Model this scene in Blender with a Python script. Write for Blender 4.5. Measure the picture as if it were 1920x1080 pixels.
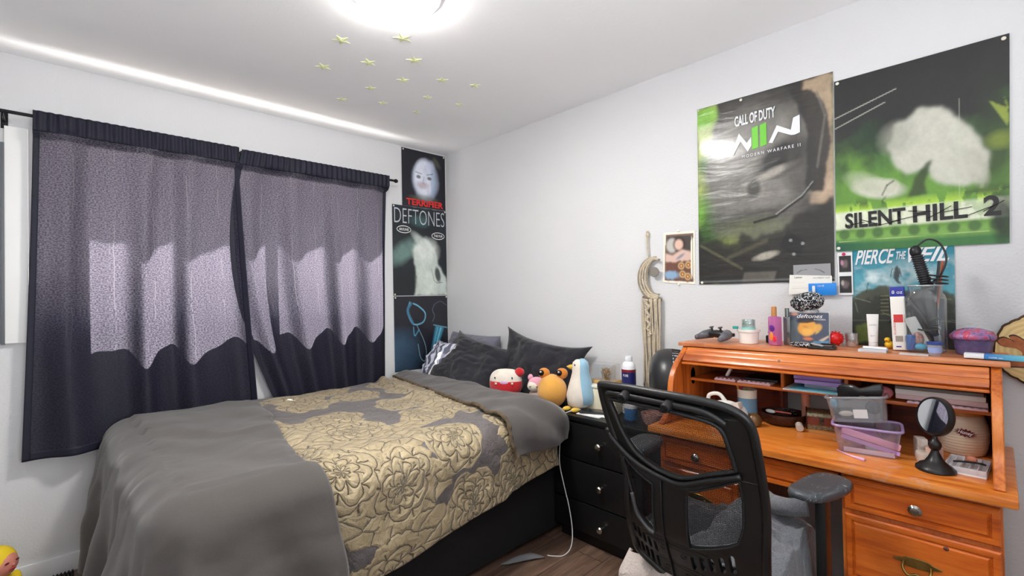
import bpy, bmesh, math, random
import numpy as np
from mathutils import Vector, Matrix, Euler, noise
for o in list(bpy.data.objects): bpy.data.objects.remove(o)
SC = bpy.context.scene; COL = SC.collection; PI = math.pi
R = math.radians
# ---------------------------------------------------------------- camera
cd = bpy.data.cameras.new('camera'); cam = bpy.data.objects.new('camera', cd); COL.objects.link(cam); SC.camera = cam
YAW, PIT, ROL, FPX = 0.798873781, 0.0137898737, -0.0186153574, 885.8
cd.sensor_width = 36.0; cd.lens = FPX/1920*36.0; cd.clip_start = 0.05
_f = Vector((math.cos(YAW)*math.cos(PIT), math.sin(YAW)*math.cos(PIT), math.sin(PIT)))
_r = Vector((math.sin(YAW), -math.cos(YAW), 0)); _u = _r.cross(_f)
_r2 = _r*math.cos(ROL)+_u*math.sin(ROL); _u2 = -_r*math.sin(ROL)+_u*math.cos(ROL)
cam.matrix_world = Matrix(((_r2.x,_u2.x,-_f.x,-2.324158),(_r2.y,_u2.y,-_f.y,-3.148046),(_r2.z,_u2.z,-_f.z,1.288906),(0,0,0,1)))
# ---------------------------------------------------------------- world, sun, exposure
W = bpy.data.worlds.new('world'); SC.world = W; W.use_nodes = True
bg = W.node_tree.nodes['Background']; bg.inputs[0].default_value = (0.78,0.86,1,1); bg.inputs[1].default_value = 1.2
sd = bpy.data.lights.new('sun','SUN'); sd.energy = 56; sd.angle = R(0.6); sd.color = (1,0.94,0.9)
sun = bpy.data.objects.new('sun', sd); COL.objects.link(sun)
SUN_DIR = Vector((0.80,-1.0,-1.75)).normalized()
sun.rotation_euler = SUN_DIR.to_track_quat('-Z','Y').to_euler()
SC.view_settings.view_transform = 'Standard'; SC.view_settings.look = 'None'
SC.view_settings.gamma = 1; SC.view_settings.use_curve_mapping = False
SC.view_settings.exposure = 0.22
LAMP_POWER = 53.0
# area lights; the rear one is added fill, set outside an invented window
def area(name, loc, rot, sx, sy, e, col=(1,1,1)):
    l = bpy.data.lights.new(name,'AREA'); l.shape='RECTANGLE'; l.size=sx; l.size_y=sy; l.energy=e; l.color=col
    o = bpy.data.objects.new(name,l); COL.objects.link(o); o.location=loc; o.rotation_euler=rot; return o
area('rear_fill_light', (-1.95,-3.96,1.20), (R(150),0,R(28)), 0.9, 0.6, 66, (0.96,0.98,1))
area('yard_bounce_light', (-1.48,0.50,0.72), (R(-150),0,0), 1.85, 0.35, 62, (1,0.99,0.98))
# ---------------------------------------------------------------- helpers
def srgb(r,g,b):
    f=lambda c: (c/255/12.92 if c/255<=0.04045 else ((c/255+0.055)/1.055)**2.4)
    return (f(r),f(g),f(b),1)
_M={}
class NT:
    def __init__(s,m): s.m=m; s.t=m.node_tree; s.n=s.t.nodes; s.l=s.t.links
    def N(s,typ,props=None,**ins):
        nd=s.n.new(typ)
        for k,v in (props or {}).items(): setattr(nd,k,v)
        for k,v in ins.items():
            k2=int(k[1:]) if (k[0]=='i' and k[1:].isdigit()) else k.replace('_',' ')
            if isinstance(v,bpy.types.NodeSocket): s.l.new(v,nd.inputs[k2])
            else: nd.inputs[k2].default_value=v
        return nd
    def math(s,op,a,b=0.0,c=None,clamp=False):
        nd=s.n.new('ShaderNodeMath'); nd.operation=op; nd.use_clamp=clamp
        for i,v in enumerate([a,b]+([c] if c is not None else [])):
            if isinstance(v,bpy.types.NodeSocket): s.l.new(v,nd.inputs[i])
            else: nd.inputs[i].default_value=v
        return nd.outputs[0]
    def mix(s,f,a,b,bt='MIX'):
        nd=s.n.new('ShaderNodeMix'); nd.data_type='RGBA'; nd.blend_type=bt
        for i,v in ((0,f),(6,a),(7,b)):
            if isinstance(v,bpy.types.NodeSocket): s.l.new(v,nd.inputs[i])
            else: nd.inputs[i].default_value=v
        return nd.outputs[2]
    def ramp(s,f,stops,interp='LINEAR'):
        nd=s.n.new('ShaderNodeValToRGB'); nd.color_ramp.interpolation=interp
        e=nd.color_ramp.elements
        while len(e)<len(stops): e.new(0.5)
        for i,(p,c) in enumerate(stops): e[i].position=p; e[i].color=c if len(c)==4 else (*c,1)
        s.l.new(f,nd.inputs[0]); return nd.outputs[0]
def newmat(name):
    m=bpy.data.materials.new(name); m.use_nodes=True; t=NT(m); return m,t,t.n['Principled BSDF']
def mat(name,col,rough=0.5,metal=0.0,var=0.0,vscale=8,bump=0.0,bscale=60,emis=None,estr=0,alpha=1,trans=0,sheen=0,coat=0,spec=0.5,stretch=None):
    """principled with noise colour variation and bump; col is sRGB 0-255"""
    if name in _M: return _M[name]
    m,t,b=newmat(name); _M[name]=m
    c=srgb(*col); b.inputs['Base Color'].default_value=c; b.inputs['Roughness'].default_value=rough
    b.inputs['Metallic'].default_value=metal; b.inputs['Specular IOR Level'].default_value=spec
    tc=t.N('ShaderNodeTexCoord'); co=tc.outputs['Object']
    if stretch: co=t.N('ShaderNodeMapping',Vector=co,Scale=stretch).outputs[0]
    if var>0:
        nz=t.N('ShaderNodeTexNoise',Vector=co,Scale=vscale,Detail=5.0)
        k=[max(0,x*(1-var)) for x in c[:3]]; k2=[min(1,x*(1+var)) for x in c[:3]]
        t.l.new(t.ramp(nz.outputs[0],[(0.3,(*k,1)),(0.7,(*k2,1))]),b.inputs['Base Color'])
    if bump>0:
        nz=t.N('ShaderNodeTexNoise',Vector=co,Scale=bscale,Detail=4.0)
        bp=t.N('ShaderNodeBump',Height=nz.outputs[0],Strength=bump,Distance=0.01)
        t.l.new(bp.outputs[0],b.inputs['Normal'])
    if emis: b.inputs['Emission Color'].default_value=srgb(*emis); b.inputs['Emission Strength'].default_value=estr
    b.inputs['Alpha'].default_value=alpha; b.inputs['Transmission Weight'].default_value=trans
    if sheen: b.inputs['Sheen Weight'].default_value=sheen
    if coat: b.inputs['Coat Weight'].default_value=coat
    return m
def clear(name,col=(255,255,255),gl=0.12,tint=0.9,rough=0.08,body=0.0,bodycol=(255,255,255)):
    """clear plastic / thin glass: transparent with a glossy share and a thin diffuse body"""
    if name in _M: return _M[name]
    m,t,b=newmat(name); _M[name]=m; t.n.remove(b)
    c=srgb(*col); c=tuple(x*tint for x in c[:3])+(1,)
    tr=t.N('ShaderNodeBsdfTransparent',Color=c); g=t.N('ShaderNodeBsdfGlossy',Color=(1,1,1,1),Roughness=rough)
    fr=t.N('ShaderNodeLayerWeight',Blend=0.25)
    f=t.math('MULTIPLY_ADD',fr.outputs['Facing'],0.55,gl,clamp=True)
    s=t.N('ShaderNodeMixShader',i0=f,i1=tr.outputs[0],i2=g.outputs[0])
    if body>0:
        d=t.N('ShaderNodeBsdfDiffuse',Color=srgb(*bodycol))
        s=t.N('ShaderNodeMixShader',i0=body,i1=s.outputs[0],i2=d.outputs[0])
    t.l.new(s.outputs[0],t.n['Material Output'].inputs[0]); return m
def finish(o,m,parent=None,smooth=False,world=False):
    if m is not None:
        for mm in (m if isinstance(m,(list,tuple)) else [m]): o.data.materials.append(mm)
    if smooth:
        o.data.polygons.foreach_set('use_smooth',[True]*len(o.data.polygons))
        if smooth!='all':
            try: o.data.set_sharp_from_angle(angle=R(38 if smooth is True else smooth))
            except Exception: pass
    if o.name not in COL.objects: COL.objects.link(o)
    if parent is not None:
        o.parent=parent
        if world: o.matrix_parent_inverse=(Matrix.Translation(parent.location)@parent.rotation_euler.to_matrix().to_4x4()).inverted()
    return o
def tag(o,label=None,cat=None,group=None,kind=None):
    if label: o['label']=label
    if cat: o['category']=cat
    if group: o['group']=group
    if kind: o['kind']=kind
    return o
def thing(name,label,cat,loc=(0,0,0),rz=0,group=None):
    o=bpy.data.objects.new(name,None); COL.objects.link(o); o.location=loc; o.rotation_euler=(0,0,rz)
    o.empty_display_size=0.05
    return tag(o,label,cat,group)
def mesh(name,verts,faces,m=None,parent=None,smooth=False,world=False,loc=None,rot=None):
    me=bpy.data.meshes.new(name); me.from_pydata([tuple(v) for v in verts],[],faces); me.update()
    o=bpy.data.objects.new(name,me)
    if loc: o.location=loc
    if rot: o.rotation_euler=rot
    return finish(o,m,parent,smooth,world)
class G:
    """collects shapes into one mesh"""
    def __init__(s): s.v=[]; s.f=[]
    def add(s,v,f,M=None):
        n=len(s.v)
        for p in v:
            p=Vector(p); s.v.append(tuple(M@p) if M is not None else tuple(p))
        s.f+= [tuple(i+n for i in q) for q in f]; return s
    def box(s,x0,x1,y0,y1,z0,z1,b=0.0,M=None):
        x0,x1=min(x0,x1),max(x0,x1);y0,y1=min(y0,y1),max(y0,y1);z0,z1=min(z0,z1),max(z0,z1)
        b=min(b,(x1-x0)*.49,(y1-y0)*.49,(z1-z0)*.49)
        if b<=0:
            v=[(x,y,z) for x in (x0,x1) for y in (y0,y1) for z in (z0,z1)]
            return s.add(v,[(0,1,3,2),(4,6,7,5),(0,4,5,1),(2,3,7,6),(0,2,6,4),(1,5,7,3)],M)
        bm=bmesh.new(); bmesh.ops.create_cube(bm,size=1)
        for v in bm.verts: v.co=Vector(((x0+x1)/2+v.co.x*(x1-x0),(y0+y1)/2+v.co.y*(y1-y0),(z0+z1)/2+v.co.z*(z1-z0)))
        bmesh.ops.bevel(bm,geom=list(bm.edges),offset=b,segments=2,affect='EDGES',profile=0.6)
        bm.verts.index_update(); r=s.add([v.co for v in bm.verts],[[v.index for v in f.verts] for f in bm.faces],M); bm.free(); return r
    def lathe(s,prof,n=32,M=None,cap=True,sx=1,sy=1,fn=None):
        v=[];f=[]
        for (r,z) in prof:
            for k in range(n):
                a=2*PI*k/n; rr=r*(fn(a,z) if fn else 1); v.append((rr*math.cos(a)*sx,rr*math.sin(a)*sy,z))
        for i in range(len(prof)-1):
            for k in range(n):
                k2=(k+1)%n; f.append((i*n+k,i*n+k2,(i+1)*n+k2,(i+1)*n+k))
        if cap:
            if prof[0][0]>1e-5: f.append(tuple(reversed(range(n))))
            if prof[-1][0]>1e-5: f.append(tuple((len(prof)-1)*n+k for k in range(n)))
        return s.add(v,f,M)
    def tube(s,pts,r,n=10,closed=False,M=None):
        P=[Vector(p) for p in pts]; m=len(P); v=[];f=[]
        rs=r if isinstance(r,(list,tuple)) else [r]*m
        T=[]
        for i in range(m):
            a=P[(i-1)%m] if (closed or i>0) else P[0]; b=P[(i+1)%m] if (closed or i<m-1) else P[-1]
            t=(b-a); T.append(t.normalized() if t.length>1e-9 else Vector((0,0,1)))
        up=Vector((0,0,1)) if abs(T[0].z)<0.9 else Vector((1,0,0))
        nv=(up-T[0]*up.dot(T[0])).normalized()
        for i in range(m):
            nv=(nv-T[i]*nv.dot(T[i])); nv=nv.normalized() if nv.length>1e-6 else T[i].orthogonal().normalized()
            bn=T[i].cross(nv)
            for k in range(n):
                a=2*PI*k/n; v.append(P[i]+(nv*math.cos(a)+bn*math.sin(a))*rs[i])
        for i in range(m if closed else m-1):
            j=(i+1)%m
            for k in range(n):
                k2=(k+1)%n; f.append((i*n+k,i*n+k2,j*n+k2,j*n+k))
        if not closed: f.append(tuple(reversed(range(n)))); f.append(tuple((m-1)*n+k for k in range(n)))
        return s.add(v,f,M)
    def ball(s,c,r,n=20,M=None,fn=None):
        c=Vector(c); r=r if isinstance(r,(tuple,list)) else (r,r,r); v=[];f=[]; m=n//2
        for i in range(m+1):
            th=PI*i/m
            for k in range(n):
                a=2*PI*k/n; p=Vector((math.sin(th)*math.cos(a),math.sin(th)*math.sin(a),math.cos(th)))
                q=fn(p) if fn else 1
                v.append(c+Vector((p.x*r[0]*q,p.y*r[1]*q,p.z*r[2]*q)))
        for i in range(m):
            for k in range(n):
                k2=(k+1)%n; f.append((i*n+k,(i+1)*n+k,(i+1)*n+k2,i*n+k2))
        return s.add(v,f,M)
    def prism(s,poly,z0,z1,M=None):
        n=len(poly); v=[(x,y,z0) for x,y in poly]+[(x,y,z1) for x,y in poly]
        f=[tuple(reversed(range(n))),tuple(range(n,2*n))]+[(i,(i+1)%n,n+(i+1)%n,n+i) for i in range(n)]
        return s.add(v,f,M)
    def obj(s,name,m=None,parent=None,smooth=True,world=False,loc=None,rot=None,bev=0):
        me=bpy.data.meshes.new(name); me.from_pydata(s.v,[],s.f); me.update()
        bm=bmesh.new(); bm.from_mesh(me); bmesh.ops.remove_doubles(bm,verts=bm.verts,dist=1e-6)
        bmesh.ops.recalc_face_normals(bm,faces=bm.faces); bm.to_mesh(me); bm.free()
        o=bpy.data.objects.new(name,me)
        if loc: o.location=loc
        if rot: o.rotation_euler=rot
        finish(o,m,parent,smooth,world)
        if bev:
            md=o.modifiers.new('b','BEVEL'); md.width=bev; md.segments=2; md.limit_method='ANGLE'; md.angle_limit=R(40)
        return o
def T(x=0,y=0,z=0,rx=0,ry=0,rz=0,s=1):
    return Matrix.Translation((x,y,z))@Euler((rx,ry,rz)).to_matrix().to_4x4()@Matrix.Scale(s,4)
def spline(pts,n=8,closed=False):
    P=[Vector(p) if len(p)==3 else Vector((p[0],p[1],0)) for p in pts]; out=[]; m=len(P)
    for i in range(m if closed else m-1):
        g=lambda j: P[j%m] if closed else P[max(0,min(m-1,j))]
        a,b,c,d=g(i-1),g(i),g(i+1),g(i+2)
        for k in range(n):
            t=k/n; out.append(0.5*((2*b)+(c-a)*t+(2*a-5*b+4*c-d)*t*t+(3*b-a-3*c+d)*t**3))
    if not closed: out.append(P[-1])
    return out
def grid(name,nu,nv,fn,m=None,parent=None,uv=None,smooth='all',thick=0,world=False,wrap=False):
    v=[];u2=[]
    for j in range(nv+1):
        for i in range(nu+1):
            v.append(fn(i/nu,j/nv)); 
            if uv: u2.append(uv(i/nu,j/nv))
    f=[(j*(nu+1)+i,j*(nu+1)+i+1,(j+1)*(nu+1)+i+1,(j+1)*(nu+1)+i) for j in range(nv) for i in range(nu)]
    me=bpy.data.meshes.new(name); me.from_pydata([tuple(p) for p in v],[],f); me.update()
    if uv:
        l=me.uv_layers.new(name='UVMap'); vi=np.empty(len(me.loops),dtype=np.int32); me.loops.foreach_get('vertex_index',vi)
        l.data.foreach_set('uv',np.array(u2,dtype=np.float32)[vi].ravel())
    o=bpy.data.objects.new(name,me); finish(o,m,parent,smooth,world)
    if thick:
        md=o.modifiers.new('s','SOLIDIFY'); md.thickness=thick; md.offset=0
    return o
def nz(x,y,z=0.0,s=1.0): return noise.noise(Vector((x*s,y*s,z*s)))
def plate(name,outer,holes,th,M,m,parent=None,bev=0.002,warp=None,dens=None,world=False):
    """flat plate with holes from 2D outlines, thickness th, placed by matrix M"""
    cu=bpy.data.curves.new(name,'CURVE'); cu.dimensions='2D'; cu.fill_mode='BOTH'; cu.extrude=max(th/2-bev,0.0002); cu.bevel_depth=bev; cu.bevel_resolution=1; cu.offset=-bev
    for poly in [outer]+list(holes):
        sp=cu.splines.new('POLY'); sp.points.add(len(poly)-1)
        for i,p in enumerate(poly): sp.points[i].co=(p[0],p[1],0,1)
        sp.use_cyclic_u=True
    co=bpy.data.objects.new('tmp',cu); COL.objects.link(co)
    dg=bpy.context.evaluated_depsgraph_get(); me=bpy.data.meshes.new_from_object(co.evaluated_get(dg))
    bpy.data.objects.remove(co); me.name=name
    for v in me.vertices:
        p=v.co.copy()
        if warp: p=warp(p)
        v.co=M@p
    me.materials.clear(); o=bpy.data.objects.new(name,me); return finish(o,m,parent,30,world)
def lettering(text,w,h,M,m,parent=None,name='lettering',shear=0,off=0.0,ext=0.0002,space=1.0,world=True):
    """text mesh whose bounding box is exactly w x h, lower-left at M's origin"""
    cu=bpy.data.curves.new(name,'FONT'); cu.body=text; cu.size=1; cu.extrude=0; cu.offset=off; cu.shear=shear; cu.space_character=space; cu.resolution_u=3
    co=bpy.data.objects.new('tmp',cu); COL.objects.link(co)
    dg=bpy.context.evaluated_depsgraph_get(); me=bpy.data.meshes.new_from_object(co.evaluated_get(dg)); bpy.data.objects.remove(co)
    me.name=name; a=np.empty(len(me.vertices)*3); me.vertices.foreach_get('co',a); a=a.reshape(-1,3)
    lo=a.min(0);hi=a.max(0); a[:,0]=(a[:,0]-lo[0])/(hi[0]-lo[0])*w; a[:,1]=(a[:,1]-lo[1])/(hi[1]-lo[1])*h
    for v,p in zip(me.vertices,a): v.co=M@Vector((p[0],p[1],0))
    me.materials.clear(); o=bpy.data.objects.new(name,me); return finish(o,m,parent,False,world)
def copy_tree(o,parent=None):
    c=o.copy(); COL.objects.link(c); c.parent=parent if parent is not None else o.parent
    for ch in [x for x in COL.objects if x.parent==o]: copy_tree(ch,c)
    return c
WALLB = lambda y,z,e=0.003: Matrix(((0,0,-1,-e),(-1,0,0,y),(0,1,0,z),(0,0,0,1)))     # on the desk wall: right = -y, up = z
WALLA = lambda x,z,e=0.003: Matrix(((1,0,0,x),(0,0,-1,-e),(0,1,0,z),(0,0,0,1)))      # on the window wall: right = +x
# ---------------------------------------------------------------- setting
XL, YB, H = -2.95, -3.75, 2.44
def wallmat(name,col,rough=0.6,b=0.35):
    m,t,bs=newmat(name); co=t.N('ShaderNodeTexCoord').outputs['Object']
    n1=t.N('ShaderNodeTexNoise',Vector=co,Scale=110.0,Detail=3.0); n2=t.N('ShaderNodeTexNoise',Vector=co,Scale=2.2,Detail=2.0)
    c=srgb(*col); k=tuple(x*0.96 for x in c[:3])+(1,)
    t.l.new(t.mix(n2.outputs[0],k,c),bs.inputs['Base Color']); bs.inputs['Roughness'].default_value=rough
    bp=t.N('ShaderNodeBump',Height=n1.outputs[0],Strength=b,Distance=0.004); t.l.new(bp.outputs[0],bs.inputs['Normal']); return m
MW=wallmat('painted wall',(217,217,218)); MC=wallmat('painted ceiling',(246,246,247),0.85,0.12); MT=mat('trim paint',(232,233,235),0.3)
WX0,WX1,WZ0,WZ1=-2.385,-0.60,1.165,2.115
def struct(o): return tag(o,kind='structure')
g=G(); g.box(XL,WX0,0,0.15,0,H); g.box(WX1,0.12,0,0.15,0,H); g.box(WX0,WX1,0,0.15,0,WZ0); g.box(WX0,WX1,0,0.15,WZ1,H)
struct(g.obj('wall_back',MW,smooth=False))
struct(G().box(0,0.12,YB,0,0,H).obj('wall_right',MW,smooth=False))
struct(G().box(XL-0.12,XL,YB,0.15,0,H).obj('wall_left',MW,smooth=False))
g=G(); g.box(XL-0.12,-2.4,YB-0.12,YB,0,H); g.box(-1.0,0.12,YB-0.12,YB,0,H); g.box(-2.4,-1.0,YB-0.12,YB,0,1.0); g.box(-2.4,-1.0,YB-0.12,YB,2.1,H)
struct(g.obj('wall_front',MW,smooth=False))
struct(G().box(XL-0.12,0.12,YB-0.12,0.15,H,H+0.1).obj('ceiling',MC,smooth=False))
def floormat():
    m,t,b=newmat('vinyl plank floor'); tc=t.N('ShaderNodeTexCoord').outputs['Object']
    br=t.N('ShaderNodeTexBrick',{'offset':0.37},Vector=tc,Color1=(0,0,0,1),Color2=(1,1,1,1),Mortar=(0,0,0,1),Scale=1.0,Mortar_Size=0.0018,Brick_Width=1.2,Row_Height=0.15)
    mp=t.N('ShaderNodeMapping',Vector=tc,Scale=(1.6,16,1)); off=t.N('ShaderNodeVectorMath',{'operation':'ADD'},i0=mp.outputs[0],i1=br.outputs[0])
    n=t.N('ShaderNodeTexNoise',Vector=off.outputs[0],Scale=2.4,Detail=8.0,Roughness=0.65,Distortion=0.6)
    c=t.ramp(n.outputs[0],[(0.25,srgb(58,42,34)),(0.5,srgb(104,80,66)),(0.75,srgb(146,120,102))])
    c=t.mix(0.25,c,t.mix(br.outputs[0],srgb(80,62,52),srgb(130,106,90))); c=t.mix(br.outputs['Fac'],c,srgb(40,28,22))
    t.l.new(c,b.inputs['Base Color']); b.inputs['Roughness'].default_value=0.38
    bp=t.N('ShaderNodeBump',Height=n.outputs[0],Strength=0.15,Distance=0.003); t.l.new(bp.outputs[0],b.inputs['Normal']); return m
struct(G().box(XL-0.12,0.12,YB-0.12,0.15,-0.08,0).obj('floor',floormat(),smooth=False))
def baseboard(nm,x0,x1,y0,y1): struct(G().box(x0,x1,y0,y1,0,0.085,0.003).obj(nm,MT))
baseboard('baseboard_back',XL,0,-0.014,0); baseboard('baseboard_right',-0.014,0,YB,-0.014); baseboard('baseboard_left',XL,XL+0.014,YB,-0.014); baseboard('baseboard_front',XL,0,YB,YB+0.014)
# window: vinyl slider with two sashes
MV=mat('white vinyl',(238,240,242),0.35); MG=clear('window glass',gl=0.04,tint=0.97)
wf=struct(G().box(WX0,WX1,0.08,0.13,WZ0,WZ0+0.035,0.004).box(WX0,WX1,0.08,0.13,WZ1-0.035,WZ1,0.004).box(WX0,WX0+0.035,0.08,0.13,WZ0+.035,WZ1-.035,0.004).box(WX1-0.035,WX1,0.08,0.13,WZ0+.035,WZ1-.035,0.004).box(-1.505,-1.465,0.08,0.13,WZ0+.035,WZ1-.035,0.004).obj('window_1',MV))
G().box(WX0+.035,-1.505,0.102,0.108,WZ0+.035,WZ1-.035).obj('pane',MG,wf,False); G().box(-1.465,WX1-.035,0.102,0.108,WZ0+.035,WZ1-.035).obj('pane',MG,wf,False)
g=G()
for (a0,a1,b0,b1) in ((-2.4,-1.0,1.0,1.035),(-2.4,-1.0,2.065,2.1),(-2.4,-2.365,1.035,2.065),(-1.035,-1.0,1.035,2.065),(-1.72,-1.68,1.035,2.065)): g.box(a0,a1,YB-0.10,YB-0.05,b0,b1,0.004)
struct(g.obj('added_window',MV))  # unseen window, added to give the rear fill light an opening
# house eave outside, over the window; sits on the outside of the wall
g=G(); g.box(-4.2,1.2,0.15,0.50,2.58,2.72); struct(g.obj('trim_1',mat('eave boards',(225,222,215),0.7),smooth=False))
struct(G().box(-9,7,0.15,12,-0.5,-0.1).obj('ground_outside',mat('pale gravel yard',(196,190,180),0.9,var=0.15,vscale=3),smooth=False))
# ---------------------------------------------------------------- ceiling lamp
t=thing('ceiling_light','round white flush ceiling light glowing at the top of the photo','lamp',(-1.392,-1.592,H))
MLg=mat('lit opal diffuser',(255,255,255),0.4,emis=(255,252,247),estr=LAMP_POWER/ (PI*0.165**2*PI)*0.55)
G().lathe([(0.0,-0.040),(0.05,-0.039),(0.10,-0.036),(0.14,-0.031),(0.158,-0.022),(0.163,-0.012),(0.163,-0.004)],48).obj('diffuser',MLg,t,'all')
G().lathe([(0.164,-0.014),(0.168,-0.014),(0.171,-0.004),(0.171,0)],48).obj('base_ring',MT,t)
# ---------------------------------------------------------------- glow stars on the ceiling
MS=mat('pale green glow plastic',(224,230,178),0.5)
def star_mesh():
    g=G(); v=[];n=10
    for k in range(n):
        a=2*PI*k/n; r=0.038 if k%2==0 else 0.015; v.append((r*math.cos(a),r*math.sin(a),-0.0015))
    top=[(x,y,0) for x,y,_ in v]; vv=v+top+[(0,0,-0.006)]
    f=[(i,(i+1)%n,2*n) for i in range(n)]+[((i+1)%n,i,n+i,n+(i+1)%n) for i in range(n)]+[tuple(range(n,2*n))]
    return g.add(vv,f)
stars=[(-1.394,-1.129,'large glow star close to the lamp on its left side'),(-1.202,-1.328,'large glow star directly below the ceiling light, closest to it'),(-1.354,-0.834,'glow star farthest left of the whole ceiling cluster'),
(-1.208,-1.023,'glow star left of the wide one, second row under the lamp'),(-1.054,-1.191,'wide glow star second below the ceiling light'),(-0.983,-0.97,'glow star in the middle of the ceiling cluster'),
(-0.829,-1.108,'glow star right of the middle one on the ceiling'),(-0.659,-1.174,'glow star farthest right, alone near the desk side'),(-1.064,-0.767,'glow star just above the lowest left pair'),
(-1.116,-0.521,'glow star lowest on the left, nearest the curtains'),(-0.913,-0.63,'glow star right of the lowest left one'),(-0.765,-0.873,'thin glow star in the lower middle right of the cluster'),
(-0.562,-0.91,'glow star lowest on the right near the desk wall'),(-0.689,-0.643,'glow star nearest the poster corner, lowest of all')]
s0=None
for i,(x,y,lb) in enumerate(stars):
    if s0 is None: s0=star_mesh().obj('glow_star',MS,smooth=False); o=s0
    else: o=s0.copy(); COL.objects.link(o)
    sc=1.1-0.035*i+ (0.1 if i in (1,4) else 0); o.scale=(sc,sc,1); o.location=(x,y,H); o.rotation_euler=(0,0,i*1.3)
    tag(o,'pale green '+lb,'star','glow stars stuck to the ceiling')
# ---------------------------------------------------------------- curtains
def curtmat(name,opaque=False,seed=0):
    m,t,b=newmat(name); t.n.remove(b)
    uv=t.N('ShaderNodeUVMap').outputs[0]
    mp=t.N('ShaderNodeMapping',Vector=uv,Scale=(150,420,1)); n=t.N('ShaderNodeTexNoise',Vector=mp.outputs[0],Scale=1.0,Detail=2.0,Distortion=0.8)
    n3=t.N('ShaderNodeTexNoise',Vector=uv,Scale=2.5,Detail=3.0)
    base=t.mix(n.outputs[0],srgb(20,20,30),srgb(46,46,62)); d=t.N('ShaderNodeBsdfDiffuse',Color=base)
    out=d.outputs[0]
    if not opaque:
        n2=t.N('ShaderNodeTexNoise',Vector=t.N('ShaderNodeMapping',Vector=uv,Scale=(120,210,1)).outputs[0],Scale=1.0,Detail=2.0)
        tc=t.mix(t.ramp(n2.outputs[0],[(0.40,(0,0,0,1)),(0.60,(1,1,1,1))]),srgb(84,83,98),srgb(176,170,188))
        # frayed seam lines that let more light through
        sx=t.N('ShaderNodeSeparateXYZ',Vector=uv); n4=t.N('ShaderNodeTexNoise',Vector=uv,Scale=5.0,Detail=3.0)
        u=t.math('ADD',sx.outputs[0],t.math('MULTIPLY',n4.outputs[0],0.03)); fr=t.math('PINGPONG',u,0.085)
        ln=t.math('LESS_THAN',fr,0.0011); gate=t.math('GREATER_THAN',t.N('ShaderNodeTexNoise',Vector=t.N('ShaderNodeMapping',Vector=uv,Scale=(9,3,1)).outputs[0],Scale=1.6).outputs[0],0.5)
        tc=t.mix(t.math('MULTIPLY',ln,gate),tc,srgb(205,200,210))
        tl=t.N('ShaderNodeBsdfTranslucent',Color=tc)
        out=t.N('ShaderNodeMixShader',i0=0.165,i1=d.outputs[0],i2=tl.outputs[0]).outputs[0]
    sh=t.N('ShaderNodeBsdfGlossy',Color=(1,1,1,1),Roughness=0.55); out=t.N('ShaderNodeMixShader',i0=0.015,i1=out,i2=sh.outputs[0]).outputs[0]
    t.l.new(out,t.n['Material Output'].inputs[0]); return m
MCU=curtmat('navy curtain cloth'); MCO=curtmat('navy curtain hem cloth',True)
def curtain(name,label,xt0,xt1,xb0,xb1,zt,zb,seed,swing=None,yo=0.0):
    t=thing(name,label,'curtain',((xt0+xt1)/2,-0.088,zb))
    W_=xt1-xt0
    def pos(u,v,off=0):     # v=0 top .. 1 bottom
        top=xt0+(xt1-xt0)*u; bot=xb0+(xb1-xb0)*u; 
        k=v**1.3; x=top*(1-k)+bot*k
        if swing: x+=swing(u,v)
        amp=0.010+0.020*min(1,v*2.2)
        ph=u*W_*2*PI*4.1+seed+0.8*math.sin(v*2+seed)+1.6*nz(u*3,seed,v*0.6)
        y=-0.088+yo+amp*math.sin(ph)+0.008*math.sin(ph*2.1+1)*min(1,v*3)+0.010*nz(u*9,v*2.0,seed)
        y+=-0.012*math.exp(-((u-0)/0.03)**2)
        if v<0.07: y=-0.113+0.004*math.sin(u*W_*190)+0.003*nz(u*60,v*20,seed)+(y+0.088)*max(0,(v-0.045)/0.025)
        z=zt+(zb-zt)*v
        return Vector((x,y-off,z))
    nu,nv=170,110
    hd=0.055
    uvf=lambda u,v:(u*W_*1.15,v*(zt-zb))
    e=0.022/W_
    grid('panel',nu,nv,lambda u,v: pos(e+u*(1-2*e),hd+(v)*(1-hd-0.025)),MCU,t,lambda u,v:uvf(e+u*(1-2*e),hd+v*(1-hd-0.025)),world=True)
    grid('rod_pocket',nu,10,lambda u,v: pos(u,v*hd*1.05,0.002),MCO,t,lambda u,v:uvf(u,v*hd),thick=0.003,world=True)
    grid('rod_pocket_back',nu,6,lambda u,v: pos(u,v*hd,-0.034),MCO,t,lambda u,v:uvf(u,v*hd),world=True)
    for a in (0,1-e): grid('side_hem',6,nv,lambda u,v: pos(a+u*e,hd+v*(1-hd),0.001),MCO,t,lambda u,v:uvf(a+u*e,v),thick=0.002,world=True)
    grid('bottom_hem',nu,4,lambda u,v: pos(e+u*(1-2*e),0.975+v*0.025,0.001),MCO,t,lambda u,v:uvf(u,0.97+v*.03),thick=0.002,world=True)
    return t
curtain('curtain','navy blackout curtain on the left, hanging lower and free beside the bed foot',-2.384,-1.548,-2.426,-1.452,2.168,0.575,0.6)
curtain('curtain','navy blackout curtain on the right, falling behind the head half of the bed',-1.532,-0.582,-1.355,-0.600,2.160,0.62,2.9,swing=lambda u,v:(1-u)**3*(-0.112*math.sin(PI*min(1,v*1.05))),yo=0.014)
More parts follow.
